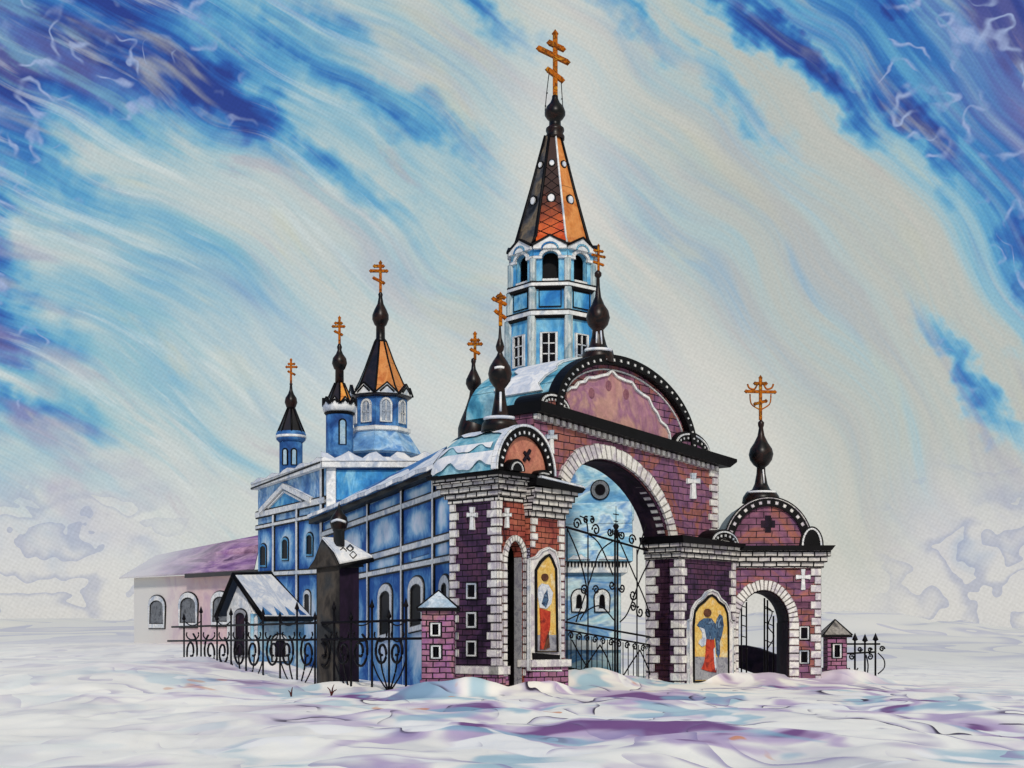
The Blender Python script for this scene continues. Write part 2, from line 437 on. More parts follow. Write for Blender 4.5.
# ------------------------------------------------------------------ ground
def sst(a, b, x):
    t = max(0, min(1, (x-a)/(b-a))); return t*t*(3-2*t)
MOUNDS = [(1.9, 50.6, 1.4, .38), (-.8, 46.2, 1.2, .12), (6.2, 56.2, 1.6, .1), (-2.6, 45.2, 1.3, .12), (12.5, 57, 2.2, .12), (9.5, 55.8, 2.0, .12), (3.6, 52.4, 1.3, .25)]
def _banks():
    rnd = random.Random(11)
    for i in range(24):
        t = rnd.random(); px = 180+240*t; d = 65-19*t-rnd.uniform(.2, 1.4); MOUNDS.append(((px-CX)/F*d, d, rnd.uniform(.4, .9), rnd.uniform(.02, .09)))
    for (xa, da, xb, db, n) in ((425, 45.0, 505, 45.8, 9), (505, 45.9, 565, 48.4, 7), (566, 50.2, 655, 55.5, 8), (655, 55.6, 735, 56.6, 8), (735, 57.4, 850, 58.0, 10), (225, 63.5, 300, 65.5, 6), (316, 52, 360, 52.2, 3), (848, 58.3, 900, 58.5, 4)):
        for i in range(n):
            t = (i+rnd.random())/n; d = da+(db-da)*t-rnd.uniform(.0, .7); px = xa+(xb-xa)*t
            MOUNDS.append(((px-CX)/F*d, d, rnd.uniform(.3, .75), rnd.uniform(.04, .20)))
_banks()
def ground_z(x, y):
    z = .9*sst(-7, -15, x) if x < -7 else 0
    z *= sst(36, 52, y)
    z += .6*sst(66, 86, y)*sst(-4, -12, x)
    if 42 < y < 72:
        for mx, my, r, h in MOUNDS:
            q = ((x-mx)**2+(y-my)**2)/(2*r*r)
            if q < 9: z += h*math.exp(-q)
    k = .10 if y < 44 else .05
    z += k*2*mnoise.noise(Vector((x*.45, y*.33, 1.7)))+k*.8*mnoise.noise(Vector((x*1.1, y*.9, 4.2)))
    if y > 84:
        e = sst(84, 230, y)*(1-sst(500, 1200, y)*.5)
        z += e*(6.5*(.5+mnoise.noise(Vector((x*.03, y*.014, 7.7)))*1.0)+2.2*mnoise.noise(Vector((x*.08, y*.05, 2.2))))
    return z
def axis(lo, hi, dlo, dhi, step):
    a = [dlo+i*step for i in range(int((dhi-dlo)/step)+1)]
    g, p = step, a[-1]; R = []
    while p < hi: g *= 1.35; p += g; R.append(min(p, hi))
    g, p = step, a[0]; L = []
    while p > lo: g *= 1.35; p -= g; L.append(max(p, lo))
    return L[::-1]+a+R
def build_ground():
    X = axis(-900, 900, -24, 26, .25); Y = axis(-60, 1600, 16, 72, .25)
    Y = sorted(set([y for y in Y if y < 80 or y > 320]+[80+4*i for i in range(60)])); X = sorted(set([x for x in X if abs(x) < 27 or abs(x) > 170]+[s_*(28+4*i) for i in range(36) for s_ in (-1, 1)]))
    bm = bmesh.new(); G = [[bm.verts.new((x, y, ground_z(x, y))) for x in X] for y in Y]
    for j in range(len(Y)-1):
        for i in range(len(X)-1):
            f = bm.faces.new((G[j][i], G[j][i+1], G[j+1][i+1], G[j+1][i])); f.smooth = True
    me = bpy.data.meshes.new('ground'); bm.to_mesh(me); bm.free()
    o = bpy.data.objects.new('ground', me); COL.objects.link(o); o['kind'] = 'structure'
    m, nt, b = new_mat('snow_ground')
    pos = nt.node('ShaderNodeNewGeometry').outputs['Position']
    x, y, z = nt.sep(pos)
    farq = nt.step(60, 130, y)
    v = nt.xyz(nt.m('MULTIPLY', x, .42), nt.m('MULTIPLY', y, .16))
    wn = nt.noise(v, .8, 2, .5, col=True)
    va = nt.node('ShaderNodeVectorMath', operation='MULTIPLY_ADD')
    nt.put(va.inputs[0], wn); va.inputs[1].default_value = (1.5, 1.2, 0); nt.put(va.inputs[2], v)
    vw = va.outputs[0]
    base = nt.ramp(nt.noise(vw, .9, 3, .55), [(.3, lin('#dad6d4')), (.42, lin('#f2ece2')), (.6, lin('#fff9ec')), (.75, lin('#efe8e0'))])
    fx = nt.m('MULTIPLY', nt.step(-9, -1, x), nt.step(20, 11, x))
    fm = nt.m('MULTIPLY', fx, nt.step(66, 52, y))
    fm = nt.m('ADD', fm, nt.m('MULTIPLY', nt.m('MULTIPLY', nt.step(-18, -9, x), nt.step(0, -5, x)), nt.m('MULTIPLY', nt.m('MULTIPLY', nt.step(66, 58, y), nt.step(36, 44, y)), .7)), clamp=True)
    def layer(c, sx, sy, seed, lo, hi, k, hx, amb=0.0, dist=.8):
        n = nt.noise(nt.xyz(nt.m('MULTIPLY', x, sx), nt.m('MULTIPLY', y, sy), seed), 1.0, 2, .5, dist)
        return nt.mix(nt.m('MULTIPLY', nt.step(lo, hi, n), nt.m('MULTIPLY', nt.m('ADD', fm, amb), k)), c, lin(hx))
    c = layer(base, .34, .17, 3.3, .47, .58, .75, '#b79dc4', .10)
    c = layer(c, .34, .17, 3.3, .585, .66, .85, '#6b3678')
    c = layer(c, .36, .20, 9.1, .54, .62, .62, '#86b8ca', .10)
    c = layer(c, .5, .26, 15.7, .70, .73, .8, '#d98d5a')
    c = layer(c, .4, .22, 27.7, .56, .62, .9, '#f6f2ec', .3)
    # washes that dry with a darker rim: one-sided contours of a warped field
    cn = nt.noise(vw, .8, 1, .5, .3)
    f1 = nt.m('FRACT', nt.m('MULTIPLY', cn, 6.0))
    loose = nt.step(.42, .60, nt.noise(nt.xyz(nt.m('MULTIPLY', x, .55), nt.m('MULTIPLY', y, .3), 47.0), 1.0, 2))
    rim = nt.m('MULTIPLY', nt.step(.38, .0, f1), loose)
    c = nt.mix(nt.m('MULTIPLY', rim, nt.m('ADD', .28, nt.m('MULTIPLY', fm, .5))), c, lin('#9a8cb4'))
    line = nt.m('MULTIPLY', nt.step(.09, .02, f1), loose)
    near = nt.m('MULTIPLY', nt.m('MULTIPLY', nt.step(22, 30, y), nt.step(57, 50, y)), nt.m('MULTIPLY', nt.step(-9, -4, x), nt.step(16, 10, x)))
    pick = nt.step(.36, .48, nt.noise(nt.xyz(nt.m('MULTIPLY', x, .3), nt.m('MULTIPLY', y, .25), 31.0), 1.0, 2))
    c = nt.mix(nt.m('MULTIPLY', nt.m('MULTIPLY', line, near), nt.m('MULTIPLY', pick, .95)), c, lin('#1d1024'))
    # far drifts: the same washes, larger and paler
    vf = nt.xyz(nt.m('MULTIPLY', x, .05), nt.m('MULTIPLY', y, .02), nt.m('MULTIPLY', z, .28))
    f2 = nt.m('FRACT', nt.m('MULTIPLY', nt.noise(vf, 1.0, 2, .5, .6), 5.0))
    fc = nt.mix(nt.m('MULTIPLY', nt.step(.5, .0, f2), .6), lin('#e4dfd4'), lin('#b6b4c6'))
    c = nt.mix(farq, c, fc)
    nt.put(b.inputs['Base Color'], c); b.inputs['Roughness'].default_value = .9; b.inputs['Specular IOR Level'].default_value = .1
    bp = nt.node('ShaderNodeBump'); bp.inputs['Strength'].default_value = .35; bp.inputs['Distance'].default_value = .12
    nt.put(bp.inputs['Height'], nt.noise(vw, 3.0, 4, .6)); nt.put(b.inputs['Normal'], bp.outputs[0])
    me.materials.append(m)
build_ground()

# ------------------------------------------------------------------ gate planes
T0 = Vector((.68, .733)).normalized(); N0 = Vector((T0.y, -T0.x))
K = plan(498, 46.5)
fB = Fac(K, K+T0)                                   # red side of the left gatehouse
fA = Fac(K-N0*2.3, K)                               # purple side of the left gatehouse
c0 = plan(530.5, fB.d(530.5)-.35)
fC = Fac(c0, c0+T0)                                 # left icon pier
fM = fC.shift(-.6)                                  # main gateway wall
fD = fM.shift(.5)                                   # right icon pier

# ================================================================== main gateway
g = thing('main_gateway', 'tall plum brick gateway with one wide arch, semicircular tympanum and black onion finial', 'gateway', (*fM.pt(fM.u(620), 0).xy, 0))
uL, uR = fM.u(565.5), fD.u(680)
zL, zR = fM.uv(565, 497)[1]-.15, fM.uv(672, 548)[1]
topc = fM.uv(600, 456.5)[1]; RISE = topc-(zL+(zR-zL)*(fM.u(606)-uL)/(uR-uL))
uM0, uM1 = fM.u(534), fM.u(717.5)
def ztop(u):   # underside of the cornice
    a = fM.uv(538, 414); b_ = fM.uv(717, 467)
    return a[1]+(b_[1]-a[1])*(u-a[0])/(b_[0]-a[0])
TH = 1.15
AR = arch(uL, uR, zL, zR, RISE, 30)
loop = [(uM0, -.4), (uL, -.4)]+AR[::-1]+[(uR, -.4), (uM1, -.4), (uM1, ztop(uM1)), (uM0, ztop(uM0))]
MB().slab(fM, loop, 0, -TH).build('wall', 'plum_brick', g)
# dark vault lining with white toothed stones on its far edge
li = MB(); n = 30; AI = arch(uL, uR, zL, zR, RISE, n, -.03)
for i in range(n):
    a, b_ = AI[i], AI[i+1]
    li.slab(fM, [a, b_, (b_[0]*.995+.005*a[0], b_[1]-.05), (a[0], a[1]-.05)], -.1, -TH-.01)
li.build('vault_lining', 'soffit', g)
st = MB(); arch_stones(st, fM, uL, uR, zL, zR, RISE, .52, .09, -.02, 34)
st.build('arch_stones', 'stone', g)
tb = MB()
for i in range(0, 13):
    th0, th1 = PI*(i*.5+.05)/14, PI*(i*.5+.3)/14
    uc, a = (uL+uR)/2, (uR-uL)/2
    q = []
    for th, k in ((th0, -.04), (th1, -.04), (th1, -.075), (th0, -.075)):
        u = uc+(a+k)*math.cos(th); q.append((u, zL+(zR-zL)*(u-uL)/(uR-uL)+(RISE+k)*math.sin(th)))
    tb.slab(fM, q, -.12, -.45)
tb.build('vault_teeth', 'stone', g)
qn = MB(); quoins(qn, fM, uM1, -1, fM.uv(717, 543)[1], ztop(uM1)-.15, .3, .62, .4)
qn.build('quoin', 'stone', g)
dt = MB()
k = 34
for i in range(k):
    u0 = uM0+(uM1-uM0)*i/k; u1 = uM0+(uM1-uM0)*(i+.62)/k
    dt.slab(fM, [(u0, ztop(u0)-.22), (u1, ztop(u1)-.22), (u1, ztop(u1)-.02), (u0, ztop(u0)-.02)], .16, -.05)
dt.build('dentils', 'stone', g)
co = MB()
uc0, uc1 = uM0-.1, fM.u(728.5)
co.slab(fM, [(uc0, ztop(uc0)), (uc1-.5, ztop(uc1-.5)), (uc1, ztop(uc1)+.3), (uc1, ztop(uc1)+.42), (uc0, ztop(uc0)+.36)], .42, -TH-.3)
co.build('cornice', 'black', g)
lc = MB(); latin_cross(lc, fM, 550.5, 430, 454, 5.5, 437, 1.7); lc.build('wall_cross', 'white_trim', g)
lc = MB(); latin_cross(lc, fM, 692.5, 473, 499, 6.5, 481, 1.9); lc.build('wall_cross', 'white_trim', g)
# big semicircular lunette on top
zc = lambda u: ztop(u)+.36
tl, tr = fM.u(552), fM.u(690)
tz = fM.uv(612, 359)[1]; trise = tz-(zc(tl)+zc(tr))/2
TO = arch(tl, tr, zc(tl), zc(tr), trise, 32)
MB().slab(fM, TO, .02, -.25).build('tympanum', 'plum_brick', g)
uc, a = (tl+tr)/2, (tr-tl)/2
def TA(th, k):
    u = uc+(a+k)*math.cos(th); return (u, zc(tl)+(zc(tr)-zc(tl))*(u-tl)/(tr-tl)+(trise+k)*math.sin(th))
hood = MB(); n = 40
for i in range(n): hood.slab(fM, [TA(PI*i/n, -.27), TA(PI*i/n, .08), TA(PI*(i+1)/n, .08), TA(PI*(i+1)/n, -.27)], .3, -.2)
hood.build('hood_mould', 'black', g)
bead = MB(); n = 30
for i in range(n): bead.slab(fM, [TA(PI*(i+.38)/n, -.17), TA(PI*(i+.38)/n, -.07), TA(PI*(i+.62)/n, -.07), TA(PI*(i+.62)/n, -.17)], .33, .1)
bead.build('hood_beads', 'white_trim', g); bead = MB(); n = 40
for i in range(n): bead.slab(fM, [TA(PI*i/n, -.46), TA(PI*i/n, -.40), TA(PI*(i+1)/n, -.40), TA(PI*(i+1)/n, -.46)], .06, -.02)
bead.build('inner_fillet', 'white_trim', g)
SC = Z([(165, 245), (185, 230), (210, 228), (225, 205), (255, 200), (268, 182), (300, 182), (335, 172), (365, 166), (382, 148), (410, 178), (450, 196), (480, 205), (502, 240), (530, 262), (560, 280), (580, 325), (600, 350), (618, 392), (645, 415), (660, 450), (664, 487)], 530, 340, 4.8)
pl = SC+[(666, 447.5), (570, 418.5)]
pl = SC+Z([(560, 483), (400, 420), (185, 345)], 530, 340, 4.8)
pan = MB().pslab(fM, pl, .05, 0).build('tympanum_panel', 'tympanum', g)
MB().pline(fM, SC, .11, .12, 0).build('scalloped_edge', 'white_trim', g)
for x, y in ((590.5, 393.5), (607.5, 386), (625, 394.5)):
    q = fM.uv(x, y); MB().slab(fM, [(q[0]+.17*math.cos(t*PI/6), q[1]+.2*math.sin(t*PI/6)) for t in range(12)], .06, 0).build('roundel', 'roundel', g)
# barrel vault behind the lunette
va_ = MB(); n = 24
for i in range(n):
    p0, p1 = TA(PI*i/n, .05), TA(PI*(i+1)/n, .05)
    va_.poly([fM.pt(*p0, -.2), fM.pt(*p1, -.2), fM.pt(*p1, -4.2), fM.pt(*p0, -4.2)])
va_.poly([fM.pt(*TA(PI*i/n, .05), -4.2) for i in range(n+1)])
va_.build('vault_roof', 'teal_roof', g)
sn = MB()
for i in range(13, 22):
    w0, w1 = .25+.2*math.sin(i*1.9), .25+.2*math.sin((i+1)*1.9)
    a0, a1 = PI*i/24, PI*(i+1)/24
    sn.prism([fM.pt(*TA(a0, .06), -.4-w0), fM.pt(*TA(a1, .06), -.4-w1), fM.pt(*TA(a1, .06), -2.2-w1*2), fM.pt(*TA(a0, .06), -2.2-w0*2)],
             [fM.pt(*TA(a0, .14), -.4-w0), fM.pt(*TA(a1, .14), -.4-w1), fM.pt(*TA(a1, .14), -2.2-w1*2), fM.pt(*TA(a0, .14), -2.2-w0*2)])
sn.build('snow_cover', 'snow', g)
# small half domes at either end of the cornice
for x0, x1, yt, base in ((535, 566, 393, None), (670, 706, 432.5, None)):
    a0, a1 = fM.u(x0), fM.u(x1); rs = fM.uv((x0+x1)/2, yt)[1]-(zc(a0)+zc(a1))/2
    q = arch(a0, a1, zc(a0), zc(a1), rs, 16)
    o = MB().slab(fM, q, .22, -1.0).build('half_dome', 'black', g)
    w = MB().line(fM, arch(a0, a1, zc(a0), zc(a1), rs, 16, -.12), .07, .26, .1)
    for i in range(9):
        th = PI*(i+.5)/9; uu = (a0+a1)/2+((a1-a0)/2-.28)*math.cos(th); w.box(fM, uu-.035, uu+.035, zc(uu)+(rs-.28)*math.sin(th)-.04, zc(uu)+(rs-.28)*math.sin(th)+.05, .245, .1)
    w.build('half_dome_edge', 'white_trim', o)
    q2 = arch(a0+.42, a1-.42, zc(a0)+.02, zc(a1)+.02, max(rs-.45, .2), 12)
    MB().slab(fM, q2, .235, .1).build('half_dome_panel', 'plum_brick', o)
# onion finial
dF = fM.d(598)+.4
lathe_px(598, dF, [(17, 364), (16.5, 357), (15, 351), (10, 348.5), (8.6, 345), (6.2, 336), (5.5, 330), (7, 328.5), (10, 325), (12, 318), (10.5, 311), (6.5, 305), (3.2, 297), (2.0, 287), (1.7, 278), (3.5, 276), (3.6, 273), (1.8, 271), (0, 269.5)], 24).build('onion_finial', 'dome', g)
fs = MB()
c = plan(598, dF)
for ph, r0, r1, y0, y1 in ((-.25, 7.9, 5.6, 345, 333), (.42, 7.9, 5.6, 346, 332)):
    fs.tube([(c.x+math.sin(ph)*(r0+.3)/F*dF, c.y-math.cos(ph)*(r0+.3)/F*dF, zat(y0, dF)), (c.x+math.sin(ph)*(r1+.6)/F*dF, c.y-math.cos(ph)*(r1+.6)/F*dF, zat(y1, dF))], .035, 5)
pts = [(c.x+math.sin(p)*15.6/F*dF, c.y-math.cos(p)*15.6/F*dF, zat(352, dF)) for p in [(-1.0+.15*i) for i in range(14)]]
fs.tube(pts, .06, 5)
fs.build('finial_snow', 'snow', g)
roof_cross(g, 598.5, dF, [(592.5, 255, 604.5, 257), (594.5, 250.5, 602.5, 251.5), (594, 262, 603, 265)], 246, 271, .07, 'gold')

# right icon pier (its left cheek is the arch jamb)
uD1 = fD.u(735)
zD = fD.uv(690, 559)[1]
MB().box(fD, uR, uD1, -.4, zD+.1, 0, -1.6).build('pier', 'purple_brick', g)
qn = MB(); z0 = fD.uv(684, 690)[1]
quoins(qn, fD, uR, 1, z0, zD, .33, .40, .24); qn.build('quoin', 'stone', g); qn = MB()
quoins(qn, fD, uD1, -1, z0, zD, .33, .42, .26)
qn.build('quoin', 'stone', g)
fJ = Fac(fD.pt(uR, 0, -1.62).xy, fD.pt(uR, 0, 0).xy)     # jamb cheek facing left
qn = MB(); quoins(qn, fJ, fJ.L, -1, z0, zD, .33, .42, .26); qn.build('quoin', 'stone', g); qn = MB(); quoins(qn, fJ, .0, 1, z0, zD, .33, .62, .42)
qn.build('quoin', 'stone', g)
# pier cornice: white courses under a black slab
cs = MB()
for i, (za, zb, o) in enumerate(((zD, zD+.2, .12), (zD+.2, zD+.4, .2), (zD+.4, zD+.58, .28))):
    cs.box(fD, uR-o, uD1+o*.3, za, zb, o, -1.62)
cs.build('pier_cornice', 'cornice_stone', g)
MB().slab(fD, [(uR-.34, zD+.58), (uD1+.1, zD+.58), (uD1+.16, zD+.72), (uR-.42, zD+.86)], .42, -1.66).build('pier_slab', 'black', g)
q0, q1 = fD.u(707), fD.u(735)
o = MB().slab(fD, arch(q0, q1, zD+.7, zD+.66, .58, 14), .2, -.9).build('half_dome', 'black', g)
w = MB().line(fD, arch(q0, q1, zD+.7, zD+.66, .58, 14, -.1), .07, .24, .1)
for i in range(7):
    th = PI*(i+.5)/7; uu = (q0+q1)/2+((q1-q0)/2-.28)*math.cos(th); w.box(fD, uu-.05, uu+.05, zD+.66+.3*math.sin(th), zD+.76+.3*math.sin(th), .23, .1)
w.build('half_dome_edge', 'white_trim', o)
MB().slab(fD, arch(q0+.6, q1-.6, zD+.7, zD+.66, .2, 8), .235, .1).build('half_dome_panel', 'cornice_stone', o)

def icon(parent, fac, x0, y0, k, inner, outer, ground_poly, figs, sill):
    fr = MB().pslab(fac, Z(outer, x0, y0, k), .08, -.02).build('icon', 'stone', parent)
    gz = Z(inner, x0, y0, k)
    pn = MB().pslab(fac, gz, .095, .05).build('icon_panel', 'icon_gold', fr)
    MB().pline(fac, gz, .09, .14, .05, True).build('icon_frame', 'black', fr)
    MB().pline(fac, [(p[0], p[1]) for p in Z(outer, x0, y0, k)], .07, .13, .0, True).build('icon_surround', 'white_trim', fr)
    MB().pslab(fac, Z(ground_poly, x0, y0, k), .102, .06).build('icon_ground', 'icon_grey', fr)
    for i, (nm, mt, pts) in enumerate(figs):
        MB().pslab(fac, Z(pts, x0, y0, k), .112+.007*i, .07).build(nm, mt, fr)
    for nm, mt, pts, f in sill:
        MB().pslab(fac, Z(pts, x0, y0, k), f, -.02).build(nm, mt, fr)
circ = lambda x, y, r, n=12: [(x+r*math.cos(2*PI*i/n), y+r*1.15*math.sin(2*PI*i/n)) for i in range(n)]
icon(g, fD, 680, 580, 6.4,
     [(75, 650), (72, 300), (80, 205), (105, 165), (140, 138), (170, 105), (190, 98), (215, 115), (232, 140), (268, 165), (288, 215), (294, 300), (296, 645)],
     [(45, 695), (42, 262), (62, 250), (72, 185), (98, 142), (138, 112), (158, 80), (192, 64), (226, 80), (246, 118), (280, 148), (302, 190), (308, 255), (326, 275), (326, 690)],
     [(78, 640), (76, 490), (292, 495), (293, 635)],
     [('wing', 'icon_blue', [(222, 250), (240, 218), (258, 232), (266, 290), (255, 350), (240, 400), (242, 470), (232, 500), (218, 470), (214, 400), (204, 340), (212, 290)]),
      ('cloak', 'icon_blue', [(95, 290), (110, 265), (140, 245), (185, 245), (215, 285), (212, 335), (202, 385), (152, 380), (140, 340), (115, 310)]),
      ('sleeve', 'icon_pale', [(105, 300), (140, 312), (152, 370), (148, 415), (125, 428), (104, 408), (110, 385), (128, 372), (126, 335)]),
      ('robe', 'icon_red', [(152, 378), (202, 383), (208, 440), (214, 520), (216, 592), (170, 586), (122, 570), (140, 528), (150, 470)]),
      ('robe_fold', 'icon_pale', [(196, 440), (206, 430), (216, 560), (208, 580), (200, 520)]),
      ('head', 'icon_skin', circ(160, 210, 23))],
     [('icon_sill', 'stone', [(35, 712), (38, 672), (330, 655), (330, 700)], .26)])

# left icon pier
uC0, uC1 = 0, fC.u(563.5)
zC = fC.uv(550, 519)[1]; zCb = fC.uv(545, 664)[1]
MB().box(fC, uC0, uC1, zCb-.1, zC+.1, 0, -.36).build('pier', 'red_brick', g)
MB().box(fC, uC0-.05, uC1+.12, -.3, zCb-.1, .12, -.5).build('pier_base', 'pink_brick', g)
MB().box(fC, uC0-.18, uC1+.2, zCb-.1, zCb+.16, .2, -.45).build('pier_sill', 'stone', g)
fCs = Fac(fC.pt(0, 0, -.36).xy, fC.pt(0, 0, 0).xy)
MB().box(fCs, .02, fCs.L-.01, zCb+.17, fC.uv(535, 548)[1], .02, -.01).build('pier_side', 'lavender', g)
qn = MB(); quoins(qn, fC, uC1, -1, zCb+.18, zC, .27, .34, .24); qn.build('quoin', 'stone', g); qn = MB(); quoins(qn, fC, 0, 1, fC.uv(535, 548)[1], zC, .27, .32, .2)
qn.build('quoin', 'stone', g)
cs = MB()
for i in range(5):
    o = .06+.075*i; za = zC+.2*i; cs.box(fC, -o*.5, uC1+o, za, za+.2, o, -1.5)
cs.build('pier_cornice', 'cornice_stone', g)
zc5 = zC+1.0
MB().slab(fC, [(-.25, zc5+.05), (uC1+.42, zc5-.06), (uC1+.62, zc5+.1), (-.25, zc5+.28)], .5, -1.5).build('pier_slab', 'black', g)
MB().slab(fC, [(0, zc5+.29), (uC1+.6, zc5+.12), (uC1+.5, zc5+.2), (0, zc5+.38)], .5, -1.0).build('snow_cover', 'snow', g)
icon(g, fC, 520, 540, 5.48,
     [(76, 612), (74, 165), (98, 122), (128, 92), (148, 82), (163, 108), (184, 160), (192, 612)],
     [(40, 715), (42, 105), (84, 92), (106, 62), (146, 44), (180, 62), (196, 112), (206, 180), (208, 650), (215, 715)],
     [(80, 608), (80, 520), (190, 520), (190, 608)],
     [('mantle', 'icon_gold', [(150, 305), (168, 285), (182, 420), (180, 515), (150, 505)]),
      ('cloak', 'icon_pale', [(86, 262), (106, 238), (142, 245), (168, 290), (158, 350), (132, 378), (95, 372), (84, 310)]),
      ('cloak_fold', 'icon_blue', [(118, 300), (135, 270), (142, 330), (128, 372), (104, 350)]),
      ('robe', 'icon_red', [(95, 375), (152, 392), (150, 470), (128, 600), (96, 600), (100, 480)]),
      ('shadow_fold', 'icon_skin', [(140, 500), (148, 590), (112, 600)]),
      ('head', 'icon_skin', circ(122, 205, 18))],
     [('icon_sill', 'black', [(60, 690), (55, 618), (200, 630), (200, 690)], .16), ('icon_step', 'stone', [(90, 690), (100, 662), (160, 662), (175, 690)], .18)])

# iron gate in the arch
fG = fM.shift(-.9)
gl = MB()
for a, b_, r in (((566, 527), (656, 553), .045), ((566, 622), (656, 638), .04), ((566, 630), (656, 646), .035)):
    gl.tube([fG.pt(*fG.uv(*a)), fG.pt(*fG.uv(*b_))], r, 6)
gate = gl.build('gate_leaf', 'iron', g)
tr_ = MB().pline(fG, [(564, 670), (657, 688)], .26, .1, -.1).build('gate_threshold', 'black', gate)
stl = MB()
for x in (615, 617.5): stl.tube([fG.pt(*fG.uv(x, 675)), fG.pt(*fG.uv(x, 530))], .045, 6)
for x in (567, 588, 637, 653): stl.tube([fG.pt(*fG.uv(x, 668+(x-565)*.17)), fG.pt(*fG.uv(x, 529+(x-566)*.285))], .028, 5)
stl.build('stile', 'iron', gate)
pk = MB()
x = 571.0
while x < 655:
    pk.tube([fG.pt(*fG.uv(x, 669+(x-565)*.18)), fG.pt(*fG.uv(x, 632+(x-566)*.178))], .018, 4); x += 5.2
pk.build('picket', 'iron', gate)
sc = MB()
for cx_, cy_, r, s_, st_ in ((584, 590, 4.5, 1, 0), (596, 590, 4, -1, PI), (577, 524, 5, 1, 0), (596, 530, 5, -1, PI), (586, 520, 3, 1, 1), (592, 520, 3, -1, 2), (633, 595, 5, -1, .5), (640, 612, 5, 1, 2), (648, 612, 5, -1, 1), (633, 607, 4, -1, 2), (612, 585, 4, -1, 0), (622, 588, 4, 1, PI), (632, 540, 5, 1, 0), (645, 545, 5, -1, PI), (610, 532, 4, -1, .6), (622, 535, 4, 1, 2.6)):
    u_, z_ = fG.uv(cx_, cy_); scroll(sc, fG, u_, z_, r/F*52*1.25, .034, st_, 1.35, s_)
for i in range(11):
    x = 571+i*8; y = 634+(x-566)*.178
    u_, z_ = fG.uv(x, y); scroll(sc, fG, u_, z_-.03, .15, .03, 0 if i % 2 else PI, 1.25, 1 if i % 2 else -1)
for pts in ([(567, 528), (580, 560), (588, 600), (580, 620)], [(615, 540), (600, 552), (590, 580), (576, 622)], [(588, 534), (600, 545), (613, 575)], [(652, 556), (640, 580), (628, 612), (620, 622)], [(619, 540), (632, 570), (645, 600), (653, 625)],
            [(567, 620), (584, 612), (600, 606), (614, 620)], [(572, 640), (580, 655), (590, 672)], [(600, 645), (590, 660), (582, 672)], [(600, 645), (608, 660), (612, 676)], [(640, 650), (630, 665), (622, 678)], [(640, 650), (648, 668), (653, 684)],
            [(637, 555), (650, 510), (655, 480)], [(588, 532), (586, 520), (580, 516)]):
    curve_tube(sc, fG, pts, .028)
sc.build('scrollwork', 'iron', gate)
sp = MB()
sp.tube([fG.pt(*fG.uv(616, 538)), fG.pt(*fG.uv(616, 506))], .028, 5, .01)
for y, w_ in ((514, 2.6), (521, 2)): sp.tube([fG.pt(*fG.uv(616-w_, y)), fG.pt(*fG.uv(616+w_, y+.8))], .022, 5)
u_, z_ = fG.uv(616, 527)
sp.slab(fG, [(u_, z_-.18), (u_+.16, z_+.03), (u_+.07, z_+.12), (u_, z_+.05), (u_-.07, z_+.12), (u_-.16, z_+.03)], .03, -.03)
for s_ in (-1, 1): curve_tube(sp, fG, [(616, 538), (616+s_*3, 533), (616+s_*5, 533), (616+s_*5.5, 536)], .022)
sp.build('gate_spike', 'iron', gate)

# ================================================================== left gatehouse
h = thing('side_gatehouse', 'purple and red brick gatehouse with a narrow dark doorway and snowy blue barrel roof', 'gatehouse', (*K, 0))
uB1 = 2.0
uA0 = fA.u(450.5); LA = fA.L
zt = fA.uv(498, 500)[1]; zp = fA.uv(498, 668)[1]
DP = fA.L-uA0                                         # depth of the gatehouse behind the red wall
# walls: purple plate, red plate with doorway, closed behind
MB().box(fA, uA0, LA-.002, zp-.05, zt+.1, 0, -.45).build('wall', 'purple_brick', h)
d0, d1 = fB.u(506), fB.u(523); dzt = fB.uv(515, 541)[1]; dzs = dzt-.75
doorA = arch(d0, d1, dzs, dzs, .75, 16)
MB().slab(fB, [(.003, -.4), (d0, -.4)]+doorA[::-1]+[(d1, -.4), (uB1, -.4), (uB1, zt+.1), (.003, zt+.1)], -.002, -.4).build('side_wall', 'red_brick', h)
inn = MB(); inn.box(fB, d0-.2, d1+.1, -.4, dzt+.2, -DP+.1, -DP)
inn.box(fB, d0-.25, d0-.2, -.4, dzt+.2, -.41, -DP); inn.box(fB, d1+.1, d1+.15, -.4, dzt+.2, -.41, -DP); inn.box(fB, d0-.2, d1+.1, dzt+.2, dzt+.25, -.41, -DP)
inn.build('passage', 'black', h)
MB().box(fB, .2, uB1, 0, zt, -DP+.02-.03, -DP-.2).build('rear_wall', 'purple_brick', h)
dj = MB(); dj.box(fB, d1-.02, d1+.04, -.2, dzs+.3, -.05, -.39); dj.build('door_jamb', 'icon_grey', h)
ws = MB(); arch_stones(ws, fB, d0, d1, dzs, dzs, .75, .2, .07, -.02, 13, zp-.3, .12, .27); ws.build('doorway_stones', 'stone', h)
qn = MB()
quoins(qn, fA, uA0, 1, zp+.05, zt, .29, .42, .26); qn.build('quoin', 'stone', h); qn = MB(); quoins(qn, fA, LA, -1, zp+.05, zt, .29, .46, .3)
qn.build('quoin', 'stone', h); qn = MB()
quoins(qn, fB, 0, 1, zp+.05, zt, .29, .12, .17)
qn.build('quoin', 'stone', h)
pb = MB(); pb.box(fA, uA0-.12, LA+.1, zp-.22, zp+.06, .12, -.5); pb.box(fB, -.12, d0-.05, zp-.22, zp+.06, .121, -.3)
pb.build('plinth_course', 'stone', h)
pb = MB(); pb.box(fA, uA0-.05, LA+.04, -.4, zp-.22, .06, -.5); pb.box(fB, -.05, d0-.08, -.4, zp-.22, .061, -.3)
pb.build('plinth', 'pink_brick', h)
